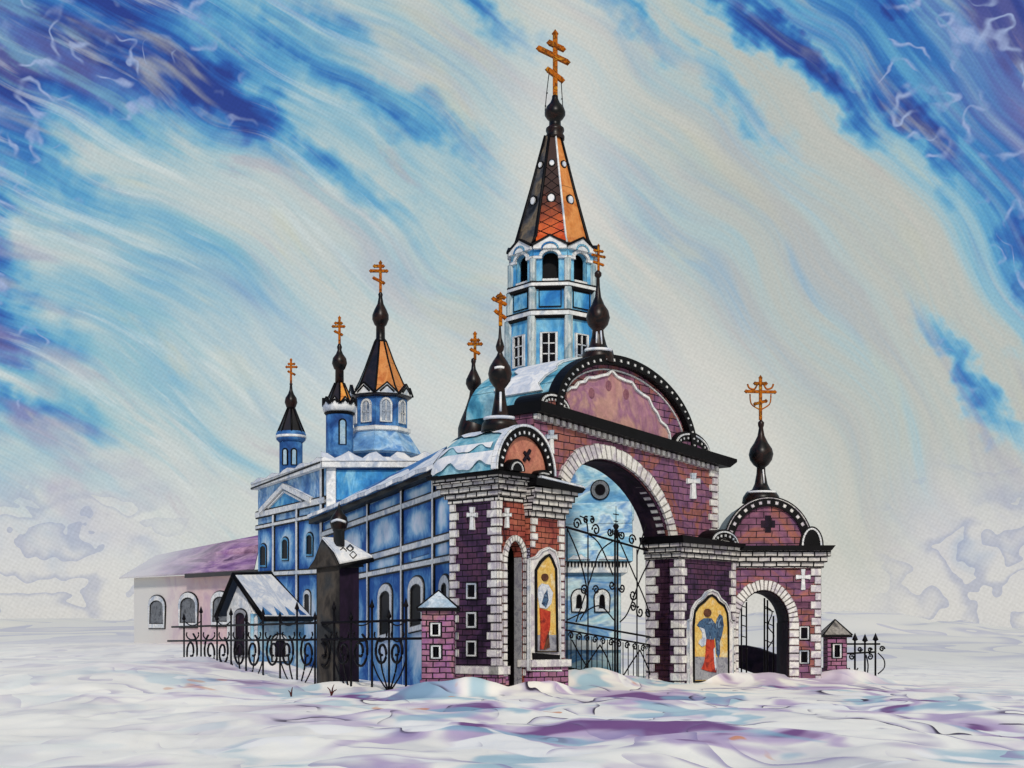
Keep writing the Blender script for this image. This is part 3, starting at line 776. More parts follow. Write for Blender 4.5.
# corbelled cornice growing outwards in courses
cs = MB(); nC = 5
za0 = zt; za1 = fA.uv(498, 475.5)[1]
for i in range(nC):
    o = .06+.085*i; za = za0+(za1-za0)*i/nC; zb = za0+(za1-za0)*(i+1)/nC
    cs.box(fA, uA0-o*1.2, LA+o, za, zb, o, -.5); cs.box(fB, o*.2, uB1-.3, za, zb, o+.003, -.4)
cs.build('cornice', 'cornice_stone', h)
MB().slab(fA, [(uA0-.62, za1+.02), (LA+.55, za1-.02), (LA+.55, za1+.1), (uA0-.7, za1+.14)], .5, -2.6).build('cornice_slab', 'black', h)
cw = MB(); latin_cross(cw, fA, 473, 507, 530, 5, 515, 1.6); cw.build('wall_cross', 'white_trim', h)
cw = MB(); latin_cross(cw, fB, 506.3, 508, 528, 4, 515, 1.3); cw.build('wall_cross', 'white_trim', h)
for y in (591, 620, 648.5):
    shade_win(h, fA, [(468, y+7), (476.5, y+7), (476.5, y-7), (468, y-7)], .1, f=.02, fo=.06)
# barrel roof with rounded far end
fV = fB.shift(.42)
v0, v1 = fV.u(497.5)-.1, fV.u(551); zb = za1+.12; vr = fV.uv(526, 428.5)[1]-zb
uc, a = (v0+v1)/2, (v1-v0)/2; LV = DP+1.25
def VP(th, s, k=0.0):
    e = max(0, (s-.62)/.38); t = math.sqrt(max(0, 1-e*e)); ph = math.sin(th)
    u = uc+(a*(.55+.45*t)+k)*math.cos(th); z = zb+(vr*t+k)*ph
    return fV.pt(u, z, -LV*s)
def vault(mb, th0, th1, s0, s1, n, m_, k, wob=None):
    V = []
    for i in range(n+1):
        row = []
        for j in range(m_+1):
            th = th0+(th1-th0)*i/n; s = s0+(s1-s0)*j/m_
            if wob: th = wob(th, s, i/n)
            row.append(mb.bm.verts.new(VP(th, s, k)))
        V.append(row)
    for i in range(n):
        for j in range(m_): mb.face([V[i][j], V[i][j+1], V[i+1][j+1], V[i+1][j]], smooth=True)
    return V
rf = MB(); vault(rf, 0, PI, 0, 1, 20, 26, 0); rf.build('barrel_roof', 'teal_roof', h)
def snowband(tA, tB, s0, s1, k, ph):
    mb = MB()
    def wob(th, s, f): return th+(.09*math.sin(s*15+ph)+.03*math.sin(s*33+ph*2))*(1-f)
    vault(mb, tA, tB, s0, s1, 8, 30, k, wob); return mb
snb = snowband(2.1, 1.45, .0, .8, .07, .4)
for vrow in ((3.02, 2.72, .02, .92, .08, 2.0), (2.60, 2.46, .1, .85, .05, 1.1)):
    W = snowband(*vrow); tmp = bpy.data.meshes.new('tmp'); W.bm.to_mesh(tmp); W.bm.free(); snb.bm.from_mesh(tmp); bpy.data.meshes.remove(tmp)
snb.build('snow_cover', 'snow', h)
def VA(th, k): return (uc+(a+k)*math.cos(th), zb+(vr+k)*math.sin(th))
MB().slab(fV, [VA(PI*i/24, -.05) for i in range(25)], .0, -.15).build('lunette', 'tymp_red', h)
hd = MB(); n = 24
for i in range(n): hd.slab(fV, [VA(PI*i/n, -.28), VA(PI*i/n, .05), VA(PI*(i+1)/n, .05), VA(PI*(i+1)/n, -.28)], .12, -.1)
hd.build('hood_mould', 'black', h)
bd = MB(); n = 16
for i in range(n): bd.slab(fV, [VA(PI*(i+.3)/n, -.22), VA(PI*(i+.3)/n, -.11), VA(PI*(i+.62)/n, -.11), VA(PI*(i+.62)/n, -.22)], .135, .05)
bd.build('hood_beads', 'snow', h); bd = MB(); n = 24
for i in range(n): bd.slab(fV, [VA(PI*i/n, .03), VA(PI*i/n, .12), VA(PI*(i+1)/n, .12), VA(PI*(i+1)/n, .03)], .15, -.1)
bd.build('hood_rim', 'snow', h)
xx = MB(); xx.pline(fV, [(523.5, 452), (529, 460)], .1, .06, -.01); xx.pline(fV, [(529.5, 450), (523, 461)], .1, .064, -.01); xx.build('lunette_cross', 'soffit', h)
for x0, x1, yt in ((507, 523, 459), (536, 549, 470)):
    f2 = fV.shift(.2); a0, a1 = f2.u(x0), f2.u(x1); rs = f2.uv((x0+x1)/2, yt)[1]-zb
    o = MB().slab(f2, arch(a0, a1, zb, zb, rs, 12), .1, -.3).build('half_dome', 'black', h)
    MB().line(f2, arch(a0, a1, zb, zb, rs, 12, -.12), .05, .13, 0).build('half_dome_edge', 'white_trim', o)
dV = fB.d(500)+.8
lathe_px(500, dV, [(19, 432), (18, 424), (14, 418.5), (9, 416.5), (8.2, 412), (6.5, 403), (5.2, 394), (4.8, 388.5), (7, 386), (10.5, 381), (12, 374), (10.5, 367), (7, 361), (3.6, 356), (2.2, 352.5), (3.8, 350), (4.4, 346.5), (3.4, 343), (1.8, 338), (1.2, 330), (1, 326), (0, 324)], 24).build('onion_finial', 'dome', h)
fs = MB(); c = plan(500, dV)
fs.tube([(c.x+math.sin(p)*16.5/F*dV, c.y-math.cos(p)*16.5/F*dV, zat(419.5, dV)) for p in [(-1.2+.2*i) for i in range(12)]], .06, 5)
fs.tube([(c.x+.02, c.y-8.6/F*dV, zat(413, dV)), (c.x+.02, c.y-5.6/F*dV, zat(393, dV))], .045, 5)
fs.tube([(c.x+math.sin(p)*10.6/F*dV, c.y-math.cos(p)*10.6/F*dV, zat(369+2*abs(p), dV)) for p in (-.5, -.2, .1, .4)], .05, 5)
fs.build('finial_snow', 'snow', h)
roof_cross(h, 500.5, dV, [(493.5, 299, 505, 304), (496, 311.5, 504.5, 317.5), (498, 296.5, 504, 297.5)], 295.5, 326, .1, 'gold')

# ================================================================== right gatehouse
yR = fD.d(735)+.25
fR = Fac((0, yR), (1, yR))
r_ = thing('small_gatehouse', 'small plum brick gatehouse with open arch and gold cross on an onion dome', 'gatehouse', (*plan(775, yR), 0))
PX = lambda x: (x-CX)/F*yR
PZ = lambda y: zat(y, yR)
a0, a1 = PX(738.5), PX(789); zs = PZ(622); ar = PZ(590)-zs
wl = [(PX(734), -.4), (a0, -.4)]+arch(a0, a1, zs, zs, ar, 22)[::-1]+[(a1, -.4), (PX(821), -.4), (PX(821), PZ(566)), (PX(734), PZ(566))]
MB().slab(fR, wl, 0, -2.4).build('wall', 'plum_brick', r_)
li = MB(); n = 22; AI = arch(a0, a1, zs, zs, ar, n, -.02)
for i in range(n): li.slab(fR, [AI[i], AI[i+1], (AI[i+1][0], AI[i+1][1]-.03), (AI[i][0], AI[i][1]-.03)], -.08, -2.41)
li.box(fR, a1-.05, a1-.02, -.3, zs, -.08, -2.41)
li.build('vault_lining', 'soffit', r_)
ws = MB(); arch_stones(ws, fR, a0, a1, zs, zs, ar, .4, .07, -.02, 24, .0, .14, .3)
ws.build('arch_stones', 'stone', r_)
qn = MB(); quoins(qn, fR, PX(821), -1, .05, PZ(568), .33, .42, .26); qn.build('quoin', 'stone', r_)
cs = MB()
for i in range(3): cs.box(fR, PX(731), PX(821)+.1+.12*i, PZ(568)+.23*i, PZ(568)+.23*(i+1), .1+.1*i, -2.5)
cs.build('cornice', 'cornice_stone', r_)
MB().slab(fR, [(PX(722), PZ(551)), (PX(829), PZ(551)), (PX(833), PZ(546)), (PX(722), PZ(546.5))], .5, -2.7).build('cornice_slab', 'black', r_)
cw = MB(); latin_cross(cw, fR, 803, 569, 590, 7.5, 577, 1.6, f=.06); cw.build('wall_cross', 'white_trim', r_)
for y in (633, 657): shade_win(r_, fR, [(800, y+6), (808, y+6), (808, y-6), (800, y-6)], .08, f=.02, fo=.06)
l0, l1 = PX(722), PX(812); zb2 = PZ(546.5); lr = PZ(497)-zb2; uc2, aa = (l0+l1)/2, (l1-l0)/2
def LA2(th, k): return (uc2+(aa+k)*math.cos(th), zb2+(lr+k)*math.sin(th))
MB().slab(fR, [LA2(PI*i/28, -.05) for i in range(29)], .22, .05).build('lunette', 'plum_brick', r_)
hd = MB(); n = 28
for i in range(n): hd.slab(fR, [LA2(PI*i/n, -.4), LA2(PI*i/n, 0), LA2(PI*(i+1)/n, 0), LA2(PI*(i+1)/n, -.4)], .34, .06)
hd.build('hood_mould', 'black', r_)
bd = MB(); n = 15
for i in range(n): bd.slab(fR, [LA2(PI*(i+.28)/n, -.31), LA2(PI*(i+.28)/n, -.18), LA2(PI*(i+.68)/n, -.18), LA2(PI*(i+.68)/n, -.31)], .36, .2)
bd.build('hood_beads', 'stone', r_); bd = MB(); n = 28
for i in range(n): bd.slab(fR, [LA2(PI*i/n, -.09), LA2(PI*i/n, -.05), LA2(PI*(i+1)/n, -.05), LA2(PI*(i+1)/n, -.09)], .355, .2)
bd.build('hood_rim', 'stone', r_)
xx = MB(); xx.pslab(fR, [(764, 533), (770, 533), (770, 516), (764, 516)], .24, .1); xx.pslab(fR, [(760, 528), (774, 528), (774, 521), (760, 521)], .243, .1); xx.build('lunette_cross', 'soffit', r_)
va_ = MB(); n = 20
for i in range(n):
    p0, p1 = LA2(PI*i/n, -.04), LA2(PI*(i+1)/n, -.04)
    va_.poly([fR.pt(*p0, .1), fR.pt(*p1, .1), fR.pt(*p1, -2.5), fR.pt(*p0, -2.5)])
va_.poly([fR.pt(*LA2(PI*i/n, -.04), -2.5) for i in range(n+1)])
va_.build('vault_roof', 'dark_sheet', r_)
h0, h1 = PX(798), PX(821.5)
o = MB().slab(fR, arch(h0, h1, zb2, zb2, PZ(527)-zb2, 14), .42, -.6).build('half_dome', 'black', r_)
w = MB().line(fR, arch(h0, h1, zb2, zb2, PZ(527)-zb2, 14, -.1), .08, .45, .2); w.build('half_dome_edge', 'white_trim', o)
dR = yR+.6
lathe_px(761, dR, [(19, 503), (18, 497), (15, 492.5), (9, 489.5), (6.5, 484), (4.6, 474), (4.2, 467.5), (7.5, 465), (11, 460), (12.3, 454.5), (11, 449), (7, 443), (3.6, 436), (2.2, 428), (3, 425.5), (3.2, 422.5), (1.4, 420.5), (0, 419)], 24).build('onion_finial', 'dome', r_)
fs = MB(); c = plan(761, dR)
fs.tube([(c.x+math.sin(p)*16.5/F*dR, c.y-math.cos(p)*16.5/F*dR, zat(493.2, dR)) for p in [(-1.1+.2*i) for i in range(11)]], .05, 5)
fs.tube([(c.x+.08, c.y-6.6/F*dR, zat(484, dR)), (c.x+.05, c.y-4.6/F*dR, zat(470, dR))], .035, 5)
fs.build('finial_snow', 'snow', r_)
cr = roof_cross(r_, 760.5, dR, [(746, 391.5, 775, 392), (755, 383.5, 766, 383.5), (755, 404, 766, 401)], 378, 420, .1, 'gold', .1)
cu_ = MB(); f2 = Fac(plan(760.5, dR), plan(761.5, dR))
for s_ in (-1, 1):
    curve_tube(cu_, f2, [(760.5, 410), (760.5+s_*9, 404), (760.5+s_*10.5, 394)], .03)
    curve_tube(cu_, f2, [(760.5+s_*3, 384), (760.5+s_*6, 389), (760.5+s_*11, 388), (760.5+s_*13, 384)], .04)
cu_.build('cross_scroll', 'gold', cr)
# iron leaves standing open inside the arch
fI = Fac((PX(743), yR+.7), (PX(743)+.05, yR+2.3))
lf = MB(); fI = fR.shift(-1.1)
for x in (741.5, 746.5): lf.tube([fI.pt(*fI.uv(x, 684)), fI.pt(*fI.uv(x, 602))], .035, 5)
for y in (606, 615, 625, 636, 648, 662): lf.tube([fI.pt(*fI.uv(741.5, y)), fI.pt(*fI.uv(746.5, y+1.5))], .022, 4)
curve_tube(lf, fI, [(741, 604), (744, 597), (747, 601)], .025)
lf.build('gate_leaf', 'iron', r_)
lf = MB(); fI = fR.shift(-1.9)
for x, yt in ((764.5, 598), (767.5, 600), (773.5, 616)): lf.tube([fI.pt(*fI.uv(x, 676)), fI.pt(*fI.uv(x, yt))], .04, 5)
for y in (608, 622, 640, 652): lf.tube([fI.pt(*fI.uv(764.5, y)), fI.pt(*fI.uv(774, y+4))], .022, 4)
curve_tube(lf, fI, [(764, 606), (772, 612), (768, 626), (774, 636), (768, 648)], .025)
lf.build('gate_leaf', 'iron', r_)

# ================================================================== bell tower
ROT = math.radians(-28)
dT = 62.5
PT = plan(553, dT)
bt = thing('bell_tower', 'tall blue octagonal bell tower with white pilasters and the tallest orange tent spire', 'bell tower', (PT.x, PT.y, 0))
rp = lambda p: p/F*dT*.955
def oct_face(k, R):    # wall plane of one side of the octagon
    p = lambda i: Vector((PT.x+R*math.sin(ROT+i*PI/4), PT.y-R*math.cos(ROT+i*PI/4)))
    return Fac(p(k), p(k+1))
zy = lambda y: zat(y, dT-1.85)
MB().lathe(PT, [(rp(48.5), zy(440)), (rp(48.5), zy(314))], 8, ROT, False).build('lower_tier', 'tower_blue', bt)
MB().lathe(PT, [(rp(47), zy(311)), (rp(47), zy(284))], 8, ROT, False).build('middle_tier', 'tower_blue', bt)
# belfry: eight walls with real arched openings, hollow behind
for k in range(8):
    f = oct_face(k, rp(46)); o0, o1 = f.L*.25, f.L*.75
    if k == 0: o0, o1 = f.L*.27, f.L*.74
    z0, z1 = zy(281), zy(242); zs_ = zy(258); ri = zy(251)-zs_
    lp = [(0, z0), (o0, z0)]+arch(o0, o1, zs_, zs_, ri, 10)[::-1]+[(o1, z0), (f.L, z0), (f.L, z1), (0, z1)]
    wl_ = MB().slab(f, lp, 0, -.25).build('belfry_wall', 'tower_blue', bt)
    b_ = MB(); b_.line(f, arch(o0, o1, zs_, zs_, ri, 12, .09), .16, .08, -.02); b_.build('arch_trim', 'white_trim', wl_)
    sl = MB(); sl.box(f, o0, o1, z0, z0+.12, .05, -.2)
    sl.build('sill', 'white_trim', wl_)
MB().lathe(PT, [(rp(34), zy(283)), (rp(34), zy(244))], 8, ROT, False).build('belfry_core', 'black', bt)
for nm, prof in (('lower_cornice', [(49, 317), (51.5, 315.5), (51.5, 311), (48, 309.5)]), ('middle_cornice', [(47, 287.5), (50, 286), (50, 282.5), (46.5, 281)])):
    MB().lathe(PT, [(rp(r), zy(y)) for r, y in prof], 8, ROT, False).build(nm, 'white_trim', bt)
    y_ = prof[0][1]; r_0 = prof[1][0]
    MB().lathe(PT, [(rp(r_0-.6), zy(y_+1.6)), (rp(r_0+.5), zy(y_-.2)), (rp(r_0+.5), zy(y_-1.2)), (rp(r_0-1), zy(y_-1.6))], 8, ROT, False).build('shadow_moulding', 'black', bt)
    MB().lathe(PT, [(rp(r_0-.8), zy(prof[2][1]+.4)), (rp(r_0+.5), zy(prof[2][1])), (rp(r_0+.3), zy(prof[2][1]-1.2)), (rp(r_0-3), zy(prof[2][1]-1.4))], 8, ROT, False).build('upper_moulding', 'black', bt)
bs = MB()
for k in range(8):
    f = oct_face(k, rp(46))
    for s0, s1 in ((0, .27), (.73, 1)): bs.box(f, f.L*s0, f.L*s1, zy(258.5), zy(255.5), .09, -.02)
bs.build('string_course', 'white_trim', bt)
# pilasters on the corners
for i in range(8):
    a_ = ROT+i*PI/4
    p = MB()
    for R, y0, y1, w in ((48.5, 400, 316, .24), (47, 310, 287, .22), (46, 281, 258, .19)):
        cx_, cy_ = PT.x+rp(R)*math.sin(a_), PT.y-rp(R)*math.cos(a_)
        p.lathe((cx_, cy_), [(w*.8, zy(y0)), (w*.8, zy(y1))], 8, a_+PI/8, False)
    p.build('pilaster', 'tower_pilaster', bt)
# lower windows and panels
for k in range(8):
    f = oct_face(k, rp(48.5)); u0, u1 = f.L*.26, f.L*.68
    q = [(u0, zy(364)), (u1, zy(364)), (u1, zy(333)), (u0, zy(333))]
    o = MB().slab(f, q, .03, -.05).build('window', 'glass', bt)
    fr = MB().line(f, q, .13, .09, -.03, True); um = (u0+u1)/2
    fr.box(f, um-.035, um+.035, zy(364), zy(333), .07, 0)
    for y in (343.5, 354): fr.box(f, u0, u1, zy(y)-.03, zy(y)+.03, .06, 0)
    fr.build('frame', 'white_trim', o)
    f = oct_face(k, rp(47)); q = [(f.L*.19, zy(306.5)), (f.L*.81, zy(306.5)), (f.L*.81, zy(290)), (f.L*.19, zy(290))]
    MB().slab(f, q, .03, -.05).build('panel', 'tower_blue', bt)
    pf = MB().line(f, q, .06, .05, -.03, True); pf.build('panel_edge', 'black', bt)
# gablets at the spire foot
for k in range(8):
    f = oct_face(k, rp(47)); L = f.L
    o = MB().slab(f, [(L*.02, zy(249)), (L*.98, zy(249)), (L*.98, zy(245)), (L*.5, zy(236)), (L*.02, zy(245))], .12, -.15).build('gablet', 'white_trim', bt)
    e = MB().line(f, [(L*0, zy(245)), (L*.5, zy(235.5)), (L*1, zy(245))], .09, .17, -.1); e.build('gablet_edge', 'black', o)
    e = MB().line(f, arch(L*.27, L*.73, zy(249), zy(249), zy(243)-zy(249), 8), .08, .15, 0); e.build('gablet_arc', 'tower_blue', o)
zq = lambda y, r: zat(y, dT-rp(r)*.92)
zr = MB().lathe(PT, [(rp(46), zy(247)), (rp(47.5), zy(245.5)), (rp(47.5), zy(243)), (rp(45), zy(241))], 8, ROT, False); zr.build('spire_eaves', 'dark_sheet', bt)
# tent spire, sunlit right and shaded left sides put into its sheet colours
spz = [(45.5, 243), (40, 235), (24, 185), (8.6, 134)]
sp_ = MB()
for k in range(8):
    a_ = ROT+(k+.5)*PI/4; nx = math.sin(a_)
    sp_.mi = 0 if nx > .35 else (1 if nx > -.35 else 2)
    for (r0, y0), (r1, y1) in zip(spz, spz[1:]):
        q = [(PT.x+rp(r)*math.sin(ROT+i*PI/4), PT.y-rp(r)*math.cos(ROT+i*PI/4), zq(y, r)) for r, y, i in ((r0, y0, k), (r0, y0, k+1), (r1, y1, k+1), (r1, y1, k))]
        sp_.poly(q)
sp_.build('spire', ['orange', 'flame', 'shaded_sheet'], bt)
tl_ = MB()
def spt(k, s_, y):
    for (r0, y0), (r1, y1) in zip(spz, spz[1:]):
        if y1 <= y <= y0:
            r = r0+(r1-r0)*(y0-y)/(y0-y1)
            a_, b_ = [Vector((PT.x+rp(r)*math.sin(ROT+i*PI/4), PT.y-rp(r)*math.cos(ROT+i*PI/4), zq(y, r))) for i in (k, k+1)]
            return a_.lerp(b_, s_)
for k in (0,):
    for y in range(166, 242, 9):
        for s0, s1 in ((0, 1), (1, 0)):
            ya, yb = y, y+13
            if yb < 243: tl_.tube([spt(k, s0, ya), spt(k, s1, yb)], .02, 4)
tl_.build('tile_seams', 'iron', bt)
for i in range(8):
    a_ = ROT+i*PI/4
    p = MB().tube([(PT.x+rp(r)*math.sin(a_), PT.y-rp(r)*math.cos(a_), zq(y, r)) for r, y in spz], .055 if i == 1 else .10, 6, .045 if i == 1 else .07)
    p.build('rib', 'white_trim' if i == 1 else 'black', bt)
for k in range(8):     # round dormers, two on a side
    for y, R in ((198, 29.0), (163, 18.2)):
        f = oct_face(k, rp(R)); um = f.L/2; rr = rp(3.5) if y > 180 else rp(2.6)
        rr = min(rr, f.L*.36)
        C_ = lambda r, n=14: [(um+r*math.cos(2*PI*i/n), zq(y, R)+r*1.12*math.sin(2*PI*i/n)) for i in range(n)]
        o = MB().slab(f, C_(rr*1.45), .02, -.35).build('dormer', 'black', bt)
        MB().slab(f, C_(rr), .06, -.05).build('dormer_pane', 'snow', o)
lathe_px(555, dT, [(9.5, 140), (9.6, 136.5), (8, 134), (9.3, 131), (9, 128.5), (6, 126), (5.8, 121), (8, 119), (10.3, 115.5), (10.4, 112), (8.5, 107), (5, 103), (3.2, 99), (3, 96), (0, 94)], 24).build('onion_dome', 'dome', bt)
cr = roof_cross(bt, 555.2, dT, [(539, 49, 567.5, 62), (548, 70, 562, 80), (549.5, 43, 563, 49)], 34, 98, .17, 'gold', .2)
ch = MB(); f2 = Fac(plan(555, dT), plan(556, dT))
for pts in ([(549, 74), (547, 90), (545, 111)], [(561, 79), (562, 95), (563, 110)]): curve_tube(ch, f2, pts, .02)
for x, y in ((547, 93), (545.5, 106), (562, 99)):
    u_, z_ = f2.uv(x, y); ch.lathe(f2.pt(u_, z_), [(0, z_-.05), (.05, z_), (0, z_+.05)], 6)
ch.build('cross_chain', 'iron', cr)
# square foot of the tower with a hipped snowy roof
e = [plan(474, 60.0), plan(560, 60.0), plan(560, 67), plan(474, 67)]
E = [(p.x, p.y) for p in e]
MB().prism([(x, y, -.3) for x, y in E], [(x, y, zat(408, 60)) for x, y in E]).build('tower_base', 'chapel_blue', bt)
tp = [(PT.x+s*1.75, PT.y+t*1.75) for s, t in ((-1, -1), (1, -1), (1, 1), (-1, 1))]
o0 = [(x+(-.35 if i in (0, 3) else .35), y+(-.35 if i < 2 else .35)) for i, (x, y) in enumerate(E)]
MB().prism([(x, y, zat(408, 60)) for x, y in o0], [(x, y, zat(371, 60.6)) for x, y in tp]).build('base_roof', 'teal_roof', bt)
MB().prism([(x, y, zat(411, 60)) for x, y in o0], [(x, y, zat(408, 60)-.01) for x, y in o0]).build('base_eaves', 'black', bt)
sn = MB()
def hip(s, t, k=.07):      # point on the front slope of that roof
    a_ = Vector((*o0[0], zat(408, 60))).lerp(Vector((*o0[1], zat(408, 60))), s); b_ = Vector((*tp[0], zat(371, 60.6))).lerp(Vector((*tp[1], zat(371, 60.6))), s)
    p = a_.lerp(b_, t); return p+Vector((0, -k, k))
for (s0, s1, t0, t1) in ((.25, .98, .0, .22), (.45, .95, .38, .62), (.1, .42, .55, .74)):
    n = 14; lo = [hip(s0+(s1-s0)*i/n, t0+.04*math.sin(i*1.3)) for i in range(n+1)]; up = [hip(s0+(s1-s0)*i/n, t1+.07*math.sin(i*.9+s0*9)+.04*math.sin(i*2.1)) for i in range(n+1)]
    for i in range(n): sn.poly([lo[i], lo[i+1], up[i+1], up[i]])
sn.build('snow_cover', 'snow', bt)

# ================================================================== church
nearN, farN = plan(452, 51.8), plan(322, 69.5)
fN = Fac(farN, nearN)
cL, cK, cR = plan(258, 79), plan(326, 69), plan(426, 69)
fTL, fTF = Fac(cL, cK), Fac(cK, cR)
ch_ = thing('church', 'long blue church with white pilasters, snowy eaves and orange tented cupolas', 'church', (*cK, 0))
# nave
def zE(u): a_, b_ = fN.uv(322, 519), fN.uv(450, 468); return a_[1]+(b_[1]-a_[1])*(u-a_[0])/(b_[0]-a_[0])
MB().slab(fN, [(0, -.5), (fN.L, -.5), (fN.L, zE(fN.L)), (0, zE(0))], 0, -.5).build('nave_wall', 'blue_wall', ch_)
fNr = fN.shift(-2.6)
rr = [fN.pt(*fN.uv(318.5, 520), .5), fN.pt(*fN.uv(447, 470), .5)]
ri_ = [fNr.pt(*fNr.uv(331, 508)), fNr.pt(*fNr.uv(447, 449))]
MB().prism([rr[0], rr[1], ri_[1], ri_[0]], [p+Vector((0, 0, .12)) for p in (rr[0], rr[1], ri_[1], ri_[0])]).build('nave_roof', 'deep_blue', ch_)
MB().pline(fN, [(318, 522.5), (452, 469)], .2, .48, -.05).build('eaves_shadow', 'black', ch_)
sn = MB(); n = 26
for i in range(n):
    def Q(i, t, k=.16):
        s = i/n; p = rr[0].lerp(rr[1], s); q = ri_[0].lerp(ri_[1], s); return p.lerp(q, t)+Vector((0, 0, k))
    t0 = lambda i: -.06+.05*math.sin(i*1.7); t1 = lambda i: .62+.22*math.sin(i*.8)+.1*math.sin(i*2.3)
    sn.prism([Q(i, t0(i), .1), Q(i+1, t0(i+1), .1), Q(i+1, t1(i+1), .13), Q(i, t1(i), .13)], [Q(i, t0(i), .28), Q(i+1, t0(i+1), .28), Q(i+1, t1(i+1), .17), Q(i, t1(i), .17)], True)
sn.build('snow_cover', 'snow', ch_)
for y0, y1, w in ((535, 489.5, .22), (571, 536, .24), (584, 558, .2)):
    MB().trim(fN, [(322, y0), (452, y1)], w, .09, -.02).build('string_course', ['white_trim', 'black'], ch_)
for x, yb in ((337, 600), (369, 640), (403, 640), (434.5, 640)):
    y_t = 522+(x-322)*(468-519)/128.
    MB().trim(fN, [(x, yb), (x, y_t)], .2, .1, -.02).build('pilaster', ['white_trim', 'black'], ch_)
for (x0, x1, yt, yb) in ((380.5, 392.5, 589, 638), (411, 424, 582, 630), (442, 450, 580, 622)):
    w_ = shade_win(ch_, fN, archpts(x0, x1, yt, yb, 9, 10, -.25), .3, f=.04, fo=.1)
for (x0, x1, y0, y1) in ((412, 430, 559, 546), (345, 364, 577, 565)):
    MB().pslab(fN, [(x0, y0), (x1, y0-.28*(x1-x0)), (x1, y1-.28*(x1-x0)), (x0, y1)], .03, -.02).build('panel', 'deep_blue', ch_)
NX = [(322, 337), (337, 369), (369, 403), (403, 434.5), (434.5, 452)]
def lerp_y(rows, x): return rows[0]+(rows[1]-rows[0])*(x-322)/130
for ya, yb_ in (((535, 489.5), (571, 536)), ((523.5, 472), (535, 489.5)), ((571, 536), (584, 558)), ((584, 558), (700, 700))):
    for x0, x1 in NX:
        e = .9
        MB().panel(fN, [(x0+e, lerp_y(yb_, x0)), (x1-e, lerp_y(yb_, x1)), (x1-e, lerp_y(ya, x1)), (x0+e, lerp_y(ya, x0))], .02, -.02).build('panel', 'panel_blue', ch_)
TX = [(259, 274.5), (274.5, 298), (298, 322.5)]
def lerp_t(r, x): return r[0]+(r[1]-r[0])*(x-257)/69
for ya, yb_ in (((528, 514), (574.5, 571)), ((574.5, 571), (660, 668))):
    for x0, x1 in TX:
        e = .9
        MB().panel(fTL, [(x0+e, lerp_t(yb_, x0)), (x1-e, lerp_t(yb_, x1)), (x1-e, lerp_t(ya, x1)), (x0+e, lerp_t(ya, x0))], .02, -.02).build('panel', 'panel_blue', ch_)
# transept
zTop = zat(468, 69)
MB().box(fTL, 0, fTL.L, -.4, zTop, 0, -.5).build('transept_wall', 'blue_wall', ch_)
MB().box(fTF, 0, fTF.L, -.4, zTop, -.003, -9).build('transept_front', 'deep_blue', ch_)
MB().box(fTF, .5, fTF.L-.5, zat(500, 69), zTop-.1, .03, -.3).build('panel', 'tower_blue', ch_)
tc = MB(); tc.box(fTL, -.3, fTL.L+.2, zTop, zTop+.3, .3, -.6); tc.box(fTF, -.2, fTF.L+.3, zTop+.002, zTop+.298, .303, -9.3)
tc.build('transept_cornice', 'white_trim', ch_)
ts = MB()
def wav(f, u0, u1, z0, h0, n, fo, b_):
    pts = [(u0, z0), (u1, z0)]+[(u1+(u0-u1)*i/n, z0+h0*(.65+.35*math.sin(i*1.7))) for i in range(n+1)]
    ts.slab(f, pts, fo, b_)
wav(fTL, -.3, fTL.L+.25, zTop+.3, .26, 18, .34, -1.0); wav(fTF, -.2, fTF.L+.3, zTop+.302, .5, 16, .34, -9.2)
ts.build('snow_cover', 'snow', ch_)
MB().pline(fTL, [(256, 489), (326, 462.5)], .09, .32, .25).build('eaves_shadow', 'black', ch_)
for y0, y1, w in ((515.5, 500, .3), (528, 514, .16), (574.5, 571, .2)):
    MB().trim(fTL, [(257, y0), (326, y1)], w, .12, -.02).build('string_course', ['white_trim', 'black'], ch_)
pd = MB(); pd.pline(fTL, [(262, 512), (286, 486), (313, 500)], .3, .2, -.02); pd.pline(fTL, [(270, 508), (286, 491.5), (304, 501)], .12, .14, -.02); pd.build('pediment', 'white_trim', ch_)
MB().pslab(fTL, [(266, 512.5), (286, 489), (309, 503)], .06, -.02).build('pediment_panel', 'tower_blue', ch_)
for x, yt, yb in ((274.5, 515, 640), (298, 509, 640), (322.5, 463, 640)):
    MB().trim(fTL, [(x, yb), (x, yt)], .32, .1, -.02).build('pilaster', ['white_trim', 'black'], ch_)
MB().box(fTF, .02, .5, zat(520, 69), zTop, .08, -.02).build('pilaster', 'white_trim', ch_)
for x, y in ((264, 555), (286, 548.5), (310.5, 544)):
    shade_win(ch_, fTL, archpts(x-3, x+3, y-10, y+11, 4), .12, f=.04, frame='tower_blue', fo=.08)
shade_win(ch_, fTL, archpts(305, 311, 592, 620, 4), .2, f=.04, fo=.08)

